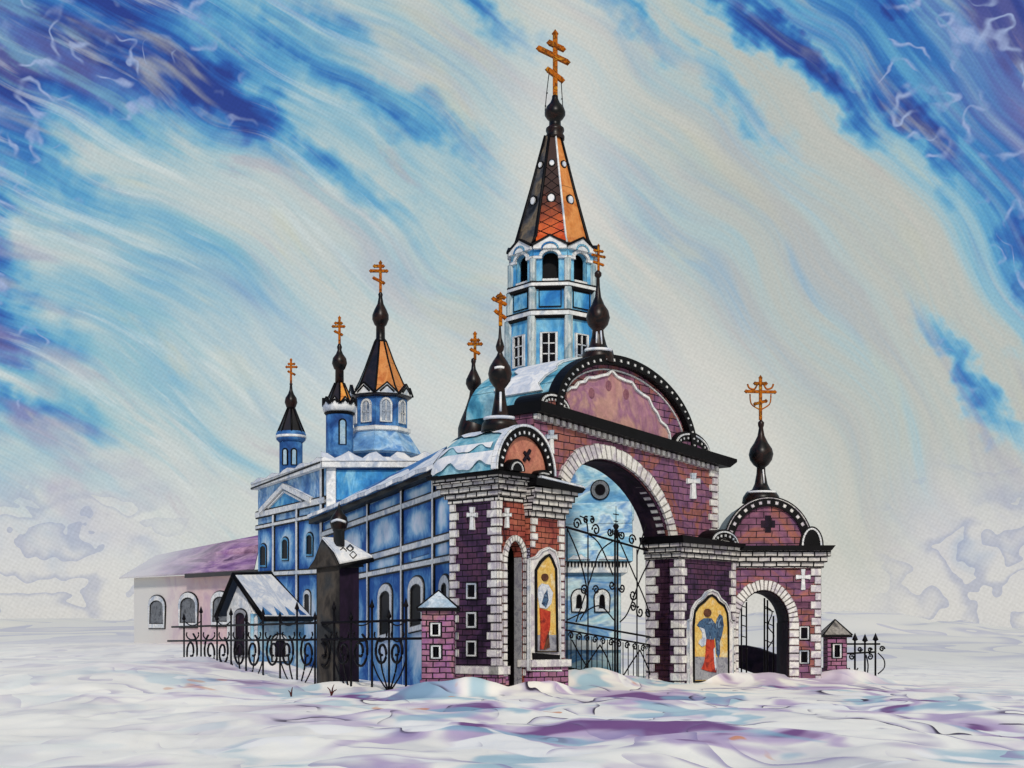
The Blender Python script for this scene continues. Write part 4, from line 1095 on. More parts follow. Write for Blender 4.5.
def cupola(px, d, drum, rot, n, tiers, spire, spire_mats, onion, cross, cw, wins, gabs, label):
    c = plan(px, d); q = lambda r: r/F*d
    o = lathe_px(px, d, drum, n, rot, n > 12).build('cupola', 'deep_blue', ch_, label)
    for nm, prof, mt in tiers: lathe_px(px, d, prof, n, rot, n > 12).build(nm, mt, o)
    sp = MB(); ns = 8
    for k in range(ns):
        a_ = rot+(k+.5)*2*PI/ns; nx = math.sin(a_); sp.mi = 1 if nx < .12 else 0  # lit right sides bright, shaded left sides dark, by sheet colour
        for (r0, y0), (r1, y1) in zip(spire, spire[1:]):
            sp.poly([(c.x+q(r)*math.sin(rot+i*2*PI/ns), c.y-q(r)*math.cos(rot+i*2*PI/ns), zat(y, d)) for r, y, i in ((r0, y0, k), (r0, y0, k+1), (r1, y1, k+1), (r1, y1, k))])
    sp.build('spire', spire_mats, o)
    rb = MB()
    for i in range(ns):
        a_ = rot+i*2*PI/ns
        rb.tube([(c.x+q(r)*math.sin(a_), c.y-q(r)*math.cos(a_), zat(y, d)) for r, y in spire], .055, 5)
    rb.build('ribs', 'black', o)
    for (k, uu, yt, yb, w, mt) in wins:
        R = q(drum[0][0] if len(drum[0]) and False else max(r for r, _ in drum))*math.cos(PI/8)/math.cos(PI/8)
        p = lambda i: Vector((c.x+R*math.sin(rot+i*PI/4), c.y-R*math.cos(rot+i*PI/4)))
        f = Fac(p(k), p(k+1)); um = f.L*uu; wd = q(w); zs_ = zat(yt, d)-wd; lp = [(um-wd, zat(yb, d)), (um+wd, zat(yb, d))]+arch(um-wd, um+wd, zs_, zs_, wd*1.1, 8)
        MB().slab(f, lp, .03, -.2).build('window', mt, o)
        fr = MB().line(f, lp, .12, .08, -.15, True); fr.box(f, um-.03, um+.03, zat(yb, d), zat(yt, d), .06, -.1); fr.box(f, um-wd, um+wd, zat((yt*.45+yb*.55), d)-.03, zat((yt*.45+yb*.55), d)+.03, .055, -.1)
        fr.build('window_frame', 'white_trim', o)
    if gabs:
        R0, y0, y1, m_ = gabs; gb = MB(); ge = MB()
        for k in range(m_):
            p = lambda i: Vector((c.x+q(R0)*math.sin(rot+i*2*PI/m_), c.y-q(R0)*math.cos(rot+i*2*PI/m_)))
            f = Fac(p(k), p(k+1)); L = f.L
            gb.slab(f, [(0, zat(y0, d)), (L, zat(y0, d)), (L*.5, zat(y1, d))], .06, -.1)
            ge.line(f, [(L*.2, zat(y0-1.2, d)), (L*.5, zat(y1+3, d)), (L*.8, zat(y0-1.2, d))], .09, .09, -.05)
            ge.line(f, [(0, zat(y0, d)), (L*.5, zat(y1, d)), (L, zat(y0, d))], .08, .1, -.05)
        gb.build('gablets', 'white_trim', o); ge.build('gablet_edges', 'black', o)
    lathe_px(px, d, onion, 20).build('onion_dome', 'dome', o)
    cr = roof_cross(ch_, px, d, cross[0], cross[1], cross[2], cw, 'gold', .1); cr.parent = o
    return o
def bars(x, y, s): return [(x-s, y, x+s, y), (x-s*.55, y-s*.6, x+s*.55, y-s*.6), (x-s*.6, y+s*.9, x+s*.6, y+s*1.5)]
cupola(291, 75.5, [(11.5, 482), (11.5, 441)], .2, 20, [('cornice', [(12, 442.5), (14.5, 440), (15, 434), (13.5, 432)], 'deep_blue'), ('cornice_edge', [(14.8, 438.5), (15.3, 438), (15.3, 436.2), (14.8, 435.8)], 'white_trim')],
       [(13.5, 433), (8.5, 421), (3.5, 408.5)], ['dark_sheet', 'dark_sheet'],
       [(3, 410), (4.8, 407), (6.4, 402.5), (5.6, 398), (3, 394), (1.6, 390), (1.2, 385), (1.8, 384), (0, 382)], (bars(291.5, 367, 5), 360, 384), .09,
       [], None, 'small dark spired blue cupola at the far left')
for k in range(3):
    pass
cupola(339.5, 70.6, [(13.5, 470), (13.5, 410)], .15, 20, [('cornice', [(13.5, 413), (16.5, 411.5), (16.8, 406), (15, 404.5)], 'white_trim'), ('cornice_shadow', [(14, 415.5), (15.5, 413.6), (15.5, 413.2), (13.5, 413)], 'black')],
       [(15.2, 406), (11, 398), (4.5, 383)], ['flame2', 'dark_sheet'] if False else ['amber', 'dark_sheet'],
       [(4.4, 385), (4.2, 370), (5.5, 369), (7.6, 363.5), (6.8, 358.5), (3.6, 354), (2, 350), (2.6, 347), (1.4, 344), (0, 342.5)], (bars(338.5, 326.5, 5.5), 318, 345), .1,
       [], (16.2, 406, 399, 10), 'slim blue cupola with a white crown, left of the large cupola')
cupola(380.5, 73, [(27, 480), (27, 396)], math.radians(-5), 8, [('skirt', [(42, 456), (28, 434), (27.5, 433)], 'blue_wall'), ('drum_course', [(28, 434.5), (30.5, 433.5), (30.5, 430), (27.5, 429)], 'white_trim'), ('eaves', [(27, 400.5), (31.5, 399), (31.8, 396.5), (29, 396)], 'dark_sheet')],
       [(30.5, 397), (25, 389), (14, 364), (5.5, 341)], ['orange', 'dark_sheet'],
       [(5.6, 343), (6, 340.5), (4.6, 338.5), (4.4, 326.5), (6, 325), (8.3, 319.5), (8.2, 315), (6, 309.5), (3.2, 304), (1.9, 297), (2.4, 294.5), (1.2, 292), (0, 290)], (bars(378.8, 271, 8), 263, 293), .12,
       [(7, .5, 404, 425, 5, 'pale_glass'), (0, .5, 403, 425, 5.2, 'pale_glass'), (1, .5, 403, 425, 5, 'pale_glass'), (6, .5, 403, 425, 5, 'pale_glass')], (31.5, 397.5, 387, 8), 'largest blue cupola with an orange tent roof and arched windows')
for px, d_, x, R, yt, yb, w in ((339.5, 70.6, 344, 13.5, 421, 446, 3.4), (291, 75.5, 287, 11.5, 450, 466, 2.6), (291, 75.5, 295.5, 11.5, 450, 466, 2.6)):
    par = [o_ for o_ in ch_.children if o_.name.startswith('cupola')][0 if px < 300 else 1]
    a_ = math.asin((x-px)/R); c = plan(px, d_); rr_ = R/F*d_; q = c+Vector((math.sin(a_), -math.cos(a_)))*rr_; tt = Vector((math.cos(a_), math.sin(a_)))
    f = Fac(q-tt*.3, q+tt*.3); wd = w/F*d_; zs_ = zat(yt, d_)-wd
    lp = [(.3-wd, zat(yb, d_)), (.3+wd, zat(yb, d_))]+arch(.3-wd, .3+wd, zs_, zs_, wd, 8)
    o = MB().slab(f, lp, .03, -.2).build('niche', 'pale_blue', par); MB().line(f, lp, .07, .05, -.2, True).build('niche_edge', 'black', o)
# little dome by the tower
o = lathe_px(473.5, 57.5, [(16, 452), (15.5, 428), (13, 420), (8, 408), (4.5, 397), (3.6, 391), (5.5, 389), (7.8, 384), (7.4, 379.5), (4.8, 374), (2.4, 369), (1.8, 364), (2.6, 361.5), (2.2, 359), (0, 357.5)], 20).build('cupola', 'dome', ch_, 'small black onion dome beside the bell tower')
cr = roof_cross(ch_, 475, 57.5, bars(475, 344, 6.2), 334, 360, .1, 'gold', .1); cr.parent = o

# ================================================================== chapel seen through the main gate
dC = 68.5
fX = Fac(plan(540, dC), plan(660, dC))
xp = thing('chapel', 'low turquoise chapel with round attic window, seen through the main gate arch', 'chapel', (*plan(590, dC), 0))
MB().pslab(fX, [(540, 680), (621, 680), (621, 561), (540, 561)], 0, -6).build('wall', 'chapel_blue', xp)
cs = MB(); cs.pslab(fX, [(538, 573), (627, 573), (629, 562), (538, 562)], .25, -6.2); cs.build('cornice', 'white_trim', xp)
dn = MB()
for i in range(26): dn.pslab(fX, [(540+i*3.4, 567), (541.6+i*3.4, 567), (541.6+i*3.4, 561.5), (540+i*3.4, 561.5)], .32, .1)
dn.build('dentils', 'black', xp)
# hipped roof
def Xp(x, y, b_): f = fX.shift(-b_); return f.pt(*f.uv(x, y))
b0 = [Xp(536, 561, -.4), Xp(633, 561, -.4), Xp(633, 561, -.4)+Vector((0, 7, 0)), Xp(536, 561, -.4)+Vector((0, 7, 0))]
t0_ = [Xp(566, 504, 2.5), Xp(632, 501, 2.5), Xp(632, 501, 2.5)+Vector((0, 1.5, 0)), Xp(566, 504, 2.5)+Vector((0, 1.5, 0))]
md = [p.lerp(q, .45)+Vector((0, 0, .5)) for p, q in zip(b0, t0_)]
rf = MB(); rf.prism(b0, md, False); rf.prism(md, t0_, True); rf.build('roof', 'chapel_blue', xp)
sn = MB()
for x0, x1, y0, h_ in ((566, 590, 560, 6), (598, 628, 560, 5)):
    n = 10; sn.pslab(fX, [(x0, y0), (x1, y0)]+[(x1-(x1-x0)*i/n, y0-h_*math.sin(PI*i/n)*(.8+.2*math.sin(i*2))) for i in range(n+1)], .45, .1)
sn.build('snow_cover', 'snow', xp)
fY = fX.shift(-3.6)
at = MB().pslab(fY, archpts(560, 634, 458, 520, 22, 18), 0, -3).build('attic', 'chapel_blue', xp)
wn_ = [(600+7*math.cos(2*PI*i/16), 490+7.5*math.sin(2*PI*i/16)) for i in range(16)]
shade_win(xp, fY, wn_, .17, f=.05, frame='grey_glass', fo=.1)
for x in (579, 602):
    shade_win(xp, fX, archpts(x-5, x+5, 592, 610, 6), .24, f=.05, fo=.12, bars=None)
MB().pslab(fX, [(560, 650), (621, 650), (621, 640), (560, 640)], .2, -.02).build('plinth', 'snow', xp)

# ================================================================== long pink building
pa, pb_ = plan(120, 97), plan(262, 81)
fP = Fac(pa, pb_)
p = thing('long_building', 'long low pink building with purple roof fading into the snow on the left', 'building', (*plan(200, 86), 1.5))
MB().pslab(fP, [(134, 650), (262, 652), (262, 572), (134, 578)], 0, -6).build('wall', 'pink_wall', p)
fP2 = fP.shift(-3.2)
a_ = [fP.pt(*fP.uv(126, 579), .5), fP.pt(*fP.uv(262, 571), .5)]; b_ = [fP2.pt(*fP2.uv(156, 556.5)), fP2.pt(*fP2.uv(262, 536))]
md = [a_[0].lerp(b_[0], .5), a_[1].lerp(b_[1], .5)]
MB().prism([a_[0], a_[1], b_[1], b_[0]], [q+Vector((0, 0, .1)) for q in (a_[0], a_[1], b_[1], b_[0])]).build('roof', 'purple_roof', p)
fP5 = fP.shift(.45)
MB().pline(fP5, [(186, 576), (220, 574), (262, 571.5)], .25, .1, -.1).build('eaves', 'dark_sheet', p)
MB().tube([md[0]+Vector((2.0, -1.5, .2)), md[1]+Vector((0, 0, .2))], .16, 6, .3).build('roof_batten', 'purple_roof', p)
for x, y, w, hh in ((157.5, 612, 7.5, 14), (189, 610, 8.5, 15), (221, 609, 8, 15)):
    shade_win(p, fP, archpts(x-w, x+w, y-hh, y+hh, w*1.1), .32, 'grey_glass', f=.04, fo=.1)

# ================================================================== porch
q0 = plan(227, 65.4); q1 = plan(254, 63.6); q2 = plan(304, 67.5)
fp1, fp2 = Fac(q0, q1), Fac(q1, q2)
pc = thing('porch', 'little blue gabled porch with a snowy roof standing behind the iron fence', 'porch', (*q1, .6))
gz = zat(618, 63.6)
ap = fp1.uv(240, 580)
MB().slab(fp1, [(0, .1), (fp1.L, .1), (fp1.L, gz), (ap[0], ap[1]), (0, fp1.uv(227, 612)[1])], 0, -.2).build('front_wall', 'white_trim', pc)
MB().box(fp2, 0.002, fp2.L, .1, gz+.2, 0, -.2).build('side_wall', 'chapel_blue', pc)
shade_win(pc, fp1, archpts(235.5, 246.5, 611, 656, 6), .14, 'soffit', f=.02, fo=.07, name='doorway', frame='icon_grey')
shade_win(pc, fp2, archpts(272.5, 285.5, 637, 659, 6), .24, 'soffit', f=.03, fo=.08)
R0 = fp1.pt(*fp1.uv(239.5, 577), .35); R1 = R0+Vector((fp2.t.x, fp2.t.y, 0))*(fp2.u(286)-fp2.u(256)+.7); R1.z = zat(576, R1.y)
eR = [fp2.pt(*fp2.uv(256, 619), .4), fp2.pt(*fp2.uv(304.5, 619), .4)]
eL = [fp1.pt(*fp1.uv(222.5, 617), .35)]; eL.append(eL[0]+(R1-R0))
dzv = Vector((0, 0, .14))
rf = MB(); rf.prism([R0, R1, eR[1], eR[0]], [v+dzv for v in (R0, R1, eR[1], eR[0])]); rf.build('roof', 'snow', pc)
rf = MB(); rf.prism([eL[0], eL[1], R1, R0], [v+dzv for v in (eL[0], eL[1], R1, R0)]); rf.build('roof_slope', 'dark_sheet', pc)
ed = MB(); ed.tube([eL[0], R0+dzv*.5, eR[0]], .12, 6); ed.tube([R0+dzv, R1+dzv], .08, 6); ed.tube([eR[0], eR[1]], .14, 6); ed.tube([R1+dzv*.5, eR[1]], .10, 6); ed.build('roof_edge', 'black', pc)
ic = MB()
for k in range(4):
    s = .12+.24*k; w_ = .28
    pm = lambda s_, t: eR[0].lerp(eR[1], s_).lerp(R0.lerp(R1, s_), t)+Vector((0, -.03, .16))
    ic.poly([pm(s-w_/4, .02), pm(s+w_/4, .02), pm(s, .22)])
ic.build('bare_patches', 'deep_blue', pc)

# ================================================================== roofed pillar
dP = 52.5
k0, k1, k2 = plan(316.5, dP+.35), plan(339.5, dP), plan(359, dP+.6)
fl, fr_ = Fac(k0, k1), Fac(k1, k2)
pz = thing('roofed_pillar', 'tall dark grey pillar with a snowy gabled cap and tiny onion dome', 'pillar', (*k1, 0))
back = k0+(k2-k1)
zt_ = zat(566, dP)
MB().prism([(*v, -.1) for v in (k0, k1, k2, back)], [(*v, zt_) for v in (k0, k1, k2, back)]).build('shaft', 'pillar', pz)
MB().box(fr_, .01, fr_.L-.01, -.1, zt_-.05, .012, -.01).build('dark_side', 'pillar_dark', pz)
ga = [fl.pt(*fl.uv(*t), .22) for t in ((311, 569), (317, 560), (321, 549), (324, 540.5), (330, 546), (335.5, 556), (340.5, 566))]
dv = Vector((*(k2-k1), 0))*1.35
cp = MB(); cp.prism(ga, [v+dv for v in ga]); cp.build('cap', 'pillar', pz)
sl = MB(); sv = Vector((.03, -.03, .05))
S0, S1 = ga[3]+sv, ga[6]+sv+Vector((.06, -.05, -.02))
mid_ = ga[5]+sv+Vector((.03, 0, .05))
S2 = fr_.pt(*fr_.uv(369, 558.5), .25)+Vector((0, 0, 0)); S3 = fr_.pt(*fr_.uv(350, 539.5), -.5)
sl.prism([S0, mid_, S1, S2, S3], [v+Vector((0, 0, .09)) for v in (S0, mid_, S1, S2, S3)]); sl.build('snow_cover', 'snow', pz)
MB().tube([S1+Vector((0, -.02, -.06)), S2+Vector((0, -.02, -.06))], .1, 6).build('cap_edge', 'black', pz)
dd = MB()
for cx_, cy_ in ((343, 551), (350, 548), (353, 555)):
    o3 = [(cx_-3.5, cy_), (cx_, cy_-3.5), (cx_+3.5, cy_), (cx_, cy_+3.5)]
    # scale tiles lying on the cap slope
    def on(x, y):
        nrm = (S2-S0).cross(S1-S0); kx = (x-CX)/F; kz = (HY-y)/F
        dr = Vector((kx, 1, kz)); o_ = Vector((0, 0, H)); t_ = (S0+Vector((0, 0, .11))-o_).dot(nrm)/dr.dot(nrm); return o_+dr*t_
    v = [on(*t) for t in o3]
    for i in range(4): dd.tube([v[i], v[(i+1) % 4]], .025, 4)
dd.build('cap_tiles', 'black', pz)
c_ = 339
lathe_px(c_, dP+.3, [(5.6, 546), (5.6, 531.5), (6.4, 531), (6.4, 529.6)], 16).build('drum', 'pillar', pz)
lathe_px(c_, dP+.3, [(5.2, 531), (7.8, 528), (9.2, 523), (8.0, 517.5), (4.6, 513), (2.0, 509), (1.0, 505.5), (0, 502)], 20).build('onion_dome', 'dome', pz)
c = plan(c_, dP+.3); fs = MB()
fs.tube([(c.x+math.sin(p_)*8.6/F*dP, c.y-math.cos(p_)*8.9/F*dP, zat(519.5+abs(p_)*2.5, dP)) for p_ in (-.9, -.5, -.1, .3, .7, 1.0)], .05, 5)
fs.build('dome_snow', 'snow', pz)

# ================================================================== brick piers
def pier(name, label, px0, pxc, px1, d, cap, body, wins, mt, capm, group):
    k0, k1 = plan(px0, d), plan(px1, d); f = Fac(k0, k1); L = f.L
    o = thing(name, label, 'pier', (*((k0+k1)/2), 0), group)
    MB().box(f, 0, L, -.3, zat(body[0], d), 0, -L).build('shaft', mt, o)
    MB().box(f, -.05, L+.05, -.3, zat(body[2], d), .06, -L-.05).build('foot', mt, o)
    x0, x1, xa, yb, ya = cap
    e = (x1-x0)/2/F*d; c = f.pt(L/2, zat(yb, d), -L/2); ap = Vector((c.x, c.y, zat(ya, d)))
    q = [c+Vector((sx*e, sy*(L/2+.12), 0)) for sx, sy in ((-1, -1), (1, -1), (1, 1), (-1, 1))]
    MB().prism(q, [v.lerp(ap, .97)+Vector((0, 0, .02)) for v in q]).build('cap', capm, o)
    MB().prism([v-Vector((0, 0, .1)) for v in q], [v-Vector((0, 0, .002)) for v in q]).build('cap_edge', 'black', o)
    rb = MB()
    for v in q: rb.tube([v, ap], .035, 5)
    rb.build('cap_ribs', 'black', o)
    for x, y, w, hh in wins: shade_win(o, f, [(x-w, y+hh), (x+w, y+hh), (x+w, y-hh), (x-w, y-hh)], .09, f=.015, fo=.05, frame='white_trim')
    return o
pier('brick_pier', 'pink brick pier with pale pyramid cap, left of the purple gatehouse', 421.5, 436, 454, 45.6, (415.5, 457.5, 436, 608, 590), (607, 0, 680), ((435.5, 629.5, 4, 6), (436, 652, 4, 6)), 'pink_brick', 'pier_cap', 'brick fence piers')
pier('brick_pier', 'small brick pier with slate pyramid cap, right of the small gatehouse', 827.5, 838, 847, 58.6, (822.5, 851.5, 837, 635, 619.5), (635, 0, 668), ((837, 651, 3.5, 6.5),), 'pink_brick', 'slate', 'brick fence piers')

# ================================================================== iron fences
F0, F1 = plan(168, 67), plan(422, 46.4)
fF = Fac(F0, F1)
fe = thing('iron_fence', 'long black wrought iron fence with scrolls in front of the church', 'fence', (*((F0+F1)/2), 0), 'iron fences')
for y0, y1, x0 in ((627, 620, 172), (641, 638.5, 168)):
    MB().tube([fF.pt(*fF.uv(x0, y0)), fF.pt(*fF.uv(421, y1))], .05, 6).build('rail', 'iron', fe)
PK = [(184, 617, 664), (201, 610, 667), (217, 617, 668), (231, 612, 678), (246, 618, 684), (263, 612, 686), (280, 616, 690), (297, 606, 694), (315, 616, 692), (334, 606, 694), (351, 616, 692), (372, 604, 692), (389, 614, 690), (406, 603, 692)]
for x, yt, yb in PK:
    p = MB(); d_ = fF.d(x)
    p.tube([fF.pt(*fF.uv(x, yb+4)), fF.pt(*fF.uv(x, yt+4))], .042, 5)
    u_, z_ = fF.uv(x, yt); p.lathe(fF.pt(u_, z_), [(.0, z_-.2), (.1, z_-.1), (0, z_+.2)], 6)
    p.build('picket', 'iron', fe)
sc = MB()
for i in range(len(PK)-1):
    x, x2 = PK[i][0], PK[i+1][0]; xm = (x+x2)/2; d_ = fF.d(xm)
    ru = (fF.u(x2)-fF.u(x))
    sg = 1 if i % 2 else -1
    u_, z_ = fF.uv(xm+sg*(x2-x)*.08, 652); scroll(sc, fF, u_, z_, ru*.40, .05, PI/2+.3*sg, 1.5, sg)
    u_, z_ = fF.uv(xm, 634.5)                                       # U curves between the rails
    pts = [fF.pt(u_+ru*.36*math.cos(PI*t/14*1.25+PI*.875), z_+.24*math.sin(PI*t/14*1.25+PI*.875)) for t in range(15)]; sc.tube(pts, .034, 5)
    if i in (3, 4, 6, 7, 9, 11, 12):
        tip = PK[i+1] if i in (3, 6, 9, 11) else PK[i]
        curve_tube(sc, fF, [(xm, 656), (xm+(tip[0]-xm)*.25, 672), (tip[0], tip[2]+4)], .034)
        ot = x if tip[0] == x2 else x2
        curve_tube(sc, fF, [(ot, 660), (ot+(tip[0]-ot)*.35, 676), (tip[0], tip[2]+3)], .03)
for i in range(0, len(PK)-1, 2):
    x = PK[i][0]; pts = [fF.pt(*fF.uv(x+(PK[i+1][0]-x)*t/10, 621+4.5*math.sin(PI*t/10))) for t in range(11)]; sc.tube(pts, .028, 5)
sc.build('scrollwork', 'iron', fe)

G0, G1 = plan(848, 58.6), plan(897, 58.9)
fH = Fac(G0, G1)
f2 = thing('iron_fence', 'short black spear topped fence ending in a curl, right of the small brick pier', 'fence', (*((G0+G1)/2), 0), 'iron fences')
for y0, y1 in ((644, 644), (653.5, 652)):
    MB().tube([fH.pt(*fH.uv(847, y0)), fH.pt(*fH.uv(880 if y0 < 650 else 876, y1))], .04, 5).build('rail', 'iron', f2)
for x, yt, yb in ((855, 634, 676), (865, 635, 676), (875.5, 634, 676)):
    p = MB(); p.tube([fH.pt(*fH.uv(x, yb+3)), fH.pt(*fH.uv(x, yt+5))], .045, 5)
    u_, z_ = fH.uv(x, yt); p.lathe(fH.pt(u_, z_), [(0, z_-.32), (.13, z_-.24), (.07, z_-.1), (0, z_+.06)], 8)
    p.build('picket', 'iron', f2)
sc = MB()
for x, y, r, s_, st_ in ((852, 657, 3.2, 1, 1), (870, 657, 3.2, -1, 2), (882, 649, 3, 1, 0), (860, 649, 2.6, -1, 0), (870, 650, 2.4, 1, 0)):
    u_, z_ = fH.uv(x, y); scroll(sc, fH, u_, z_, r/F*58.6, .035, st_, 1.3, s_)
curve_tube(sc, fH, [(878, 653), (884, 660), (884, 668), (878, 674)], .028)
curve_tube(sc, fH, [(866, 655), (868, 665), (867, 676)], .03); curve_tube(sc, fH, [(849, 668), (853, 674), (858, 668)], .03)
sc.build('scrollwork', 'iron', f2)

def weed(label, px, d, strokes):
    b = plan(px, d); o = thing('dry_weed', label, 'weed', (b.x, b.y, ground_z(b.x, b.y)), 'dry weeds in the snow')
    for dx, dz, bx in strokes:
        z0 = ground_z(b.x+bx, b.y)
        MB().tube([(b.x+bx, b.y, z0-.05), (b.x+bx+dx*.5, b.y, z0+dz*.7), (b.x+bx+dx, b.y-.03, z0+dz)], .03, 5, .012).build('stem', 'weed', o)
weed('rust coloured dry weed in the snow, right below the dark pillar', 331, 43.5, [(.1, .35, 0), (-.14, .26, .03), (.2, .2, -.02)])
weed('thin dark dry weed in the snow, further left along the fence', 291, 45, [(.05, .3, 0), (-.1, .2, .02)])
# dark wedge-shaped slab behind the small gatehouse
w0, w1 = plan(728, 66), plan(800, 64)
fW = Fac(w0, w1)
lw = MB().pslab(fW, [(728, 664), (800, 690), (800, 664), (757, 648), (742, 645), (728, 645)], 0, -.4).build('dark_wedge', 'soffit')
lw['label'] = 'dark wedge sloping down behind the open arch of the small gatehouse'; lw['category'] = 'wall'

# ------------------------------------------------------------------ sky
W = bpy.data.worlds.new('World'); S.world = W; W.use_nodes = True
nt = NT(W.node_tree); bg = W.node_tree.nodes['Background']
dv = nt.node('ShaderNodeTexCoord').outputs['Generated']
dx, dy, dz = nt.sep(dv)
hyp = nt.m('SQRT', nt.m('ADD', nt.m('MULTIPLY', dx, dx), nt.m('MULTIPLY', dy, dy)))
X = nt.m('ADD', nt.m('MULTIPLY', nt.m('ARCTAN2', dx, dy), F), CX)          # bearing and height, in 1/1400 rad
Y = nt.m('SUBTRACT', HY, nt.m('MULTIPLY', nt.m('DIVIDE', dz, nt.m('MAXIMUM', hyp, .05)), F))
rx, ry = nt.m('ADD', X, 322), nt.m('SUBTRACT', 1140, Y)
R_ = nt.m('SQRT', nt.m('ADD', nt.m('MULTIPLY', rx, rx), nt.m('MULTIPLY', ry, ry)))
TH_ = nt.m('MULTIPLY', nt.m('ARCTAN2', ry, rx), 1150)
XY = nt.xyz(X, Y)
wp = nt.m('MULTIPLY', nt.m('SUBTRACT', nt.noise(XY, 1/190, 1, .5), .5), 75)
Rw = nt.m('ADD', R_, wp)
def streak(a, b_, seed, det=4): return nt.noise(nt.xyz(nt.m('DIVIDE', Rw, a), nt.m('DIVIDE', TH_, b_), seed), 1, det, .6, .3)
s1 = streak(70, 420, .0, 3); s2 = streak(24, 300, 7.0, 3); s3 = streak(55, 330, 13.0, 3); s4 = streak(6, 110, 21.0, 3)
jx = nt.m('MULTIPLY', nt.m('SUBTRACT', nt.noise(XY, 1/60, 3, .6), .5), 90)
jy = nt.m('MULTIPLY', nt.m('SUBTRACT', nt.noise(nt.xyz(X, Y, 900.0), 1/60, 3, .6), .5), 90)
XJ, YJ = nt.m('ADD', X, jx), nt.m('ADD', Y, jy)
def blob(cx_, cy_, ang, ra, rb):
    c_, s_ = math.cos(ang), math.sin(ang)
    ddx, ddy = nt.m('SUBTRACT', XJ, cx_), nt.m('SUBTRACT', YJ, cy_)
    u_ = nt.m('DIVIDE', nt.m('ADD', nt.m('MULTIPLY', ddx, c_), nt.m('MULTIPLY', ddy, s_)), ra)
    v_ = nt.m('DIVIDE', nt.m('SUBTRACT', nt.m('MULTIPLY', ddy, c_), nt.m('MULTIPLY', ddx, s_)), rb)
    return nt.step(1.5, .0, nt.m('SQRT', nt.m('ADD', nt.m('MULTIPLY', u_, u_), nt.m('MULTIPLY', v_, v_))))
def mx(*a):
    o = a[0]
    for b_ in a[1:]: o = nt.m('MAXIMUM', o, b_)
    return o
def tm(a, k): return nt.m('MULTIPLY', a, k)
g1 = mx(blob(95, 45, .45, 190, 80), blob(190, 85, .55, 120, 34), tm(blob(20, 120, 1.2, 120, 55), .75))
g2 = tm(nt.m('MULTIPLY', nt.step(1480, 1640, nt.m('ADD', R_, tm(wp, .6))), nt.m('MULTIPLY', nt.step(560, 260, Y), nt.step(1500, 1120, X))), .62)
g2b = mx(blob(800, 68, .75, 150, 22), tm(blob(955, 395, 1.0, 90, 18), .72), tm(blob(905, 140, 1.0, 110, 26), .8), tm(blob(1020, 300, 1.2, 110, 34), .9), blob(1000, 60, .8, 120, 70), tm(blob(880, 20, .6, 110, 26), .8))
g3 = tm(mx(blob(15, 335, .4, 70, 30), blob(5, 240, 1.4, 80, 28), tm(blob(35, 415, .3, 80, 20), .8), tm(blob(60, 170, .9, 90, 26), .6)), .72)
g4 = tm(mx(blob(310, 28, .55, 90, 24), blob(480, 8, .6, 90, 16), blob(390, 100, .5, 150, 22), blob(620, 15, .7, 80, 16), tm(blob(300, 150, .6, 140, 22), .8), tm(blob(720, 90, .8, 120, 16), .6)), .46)
B_ = mx(g1, g2, g2b, g3, g4)
lf_ = nt.step(600, 150, X)
dens = nt.m('MULTIPLY', B_, nt.m('ADD', .42, nt.m('MULTIPLY', nt.m('ADD', s1, s2), .46)))
dens = nt.m('ADD', dens, nt.m('MULTIPLY', nt.m('SUBTRACT', s1, .47), nt.m('ADD', .55, tm(lf_, .55))))
dens = nt.m('ADD', dens, nt.m('MULTIPLY', nt.m('SUBTRACT', s2, .5), nt.m('ADD', .45, tm(B_, .45))))
dens = nt.m('ADD', dens, nt.m('MULTIPLY', nt.m('SUBTRACT', s4, .5), nt.m('ADD', .20, tm(B_, .25))))
dens = nt.m('ADD', dens, nt.m('ADD', .14, tm(lf_, .09)))
dens = nt.m('SUBTRACT', dens, tm(nt.step(380, 620, Y), .12))
c = nt.ramp(dens, [(.0, lin('#c8c7bf')), (.10, lin('#bdc2bc')), (.22, lin('#a9bfc2')), (.36, lin('#86b2c4')), (.50, lin('#5a9cc2')), (.66, lin('#3876b4')), (.84, lin('#2855a2')), (1.0, lin('#263a86'))])
c = nt.mix(nt.m('MULTIPLY', nt.m('MULTIPLY', lf_, nt.step(.34, .1, dens)), .45), c, lin('#bccbcd'))
edge_ = mx(nt.step(170, 20, X), nt.step(860, 1000, X))
c = nt.mix(nt.m('MULTIPLY', nt.step(.50, .64, s3), nt.m('ADD', .24, nt.m('MULTIPLY', tm(edge_, .45), nt.step(90, 210, Y)))), c, lin('#8d84aa'))
c = nt.mix(tm(nt.step(.60, .72, streak(30, 160, 57.0)), .35), c, lin('#a894a4'))
c = nt.mix(tm(nt.step(.56, .68, streak(45, 200, 33.0)), .40), c, lin('#c6c6ae'))
c = nt.mix(nt.m('MULTIPLY', nt.step(.54, .66, streak(20, 240, 41.0)), nt.m('ADD', .10, tm(lf_, .3))), c, lin('#d5dcda'))
c = nt.mix(nt.m('MULTIPLY', nt.step(.56, .66, streak(34, 260, 71.0)), nt.m('ADD', .15, tm(lf_, .25))), c, lin('#7fb4c0'))
c = nt.mix(nt.m('MULTIPLY', nt.m('MULTIPLY', nt.step(600, 760, X), nt.step(.34, .12, dens)), .5), c, lin('#b0b0a6'))
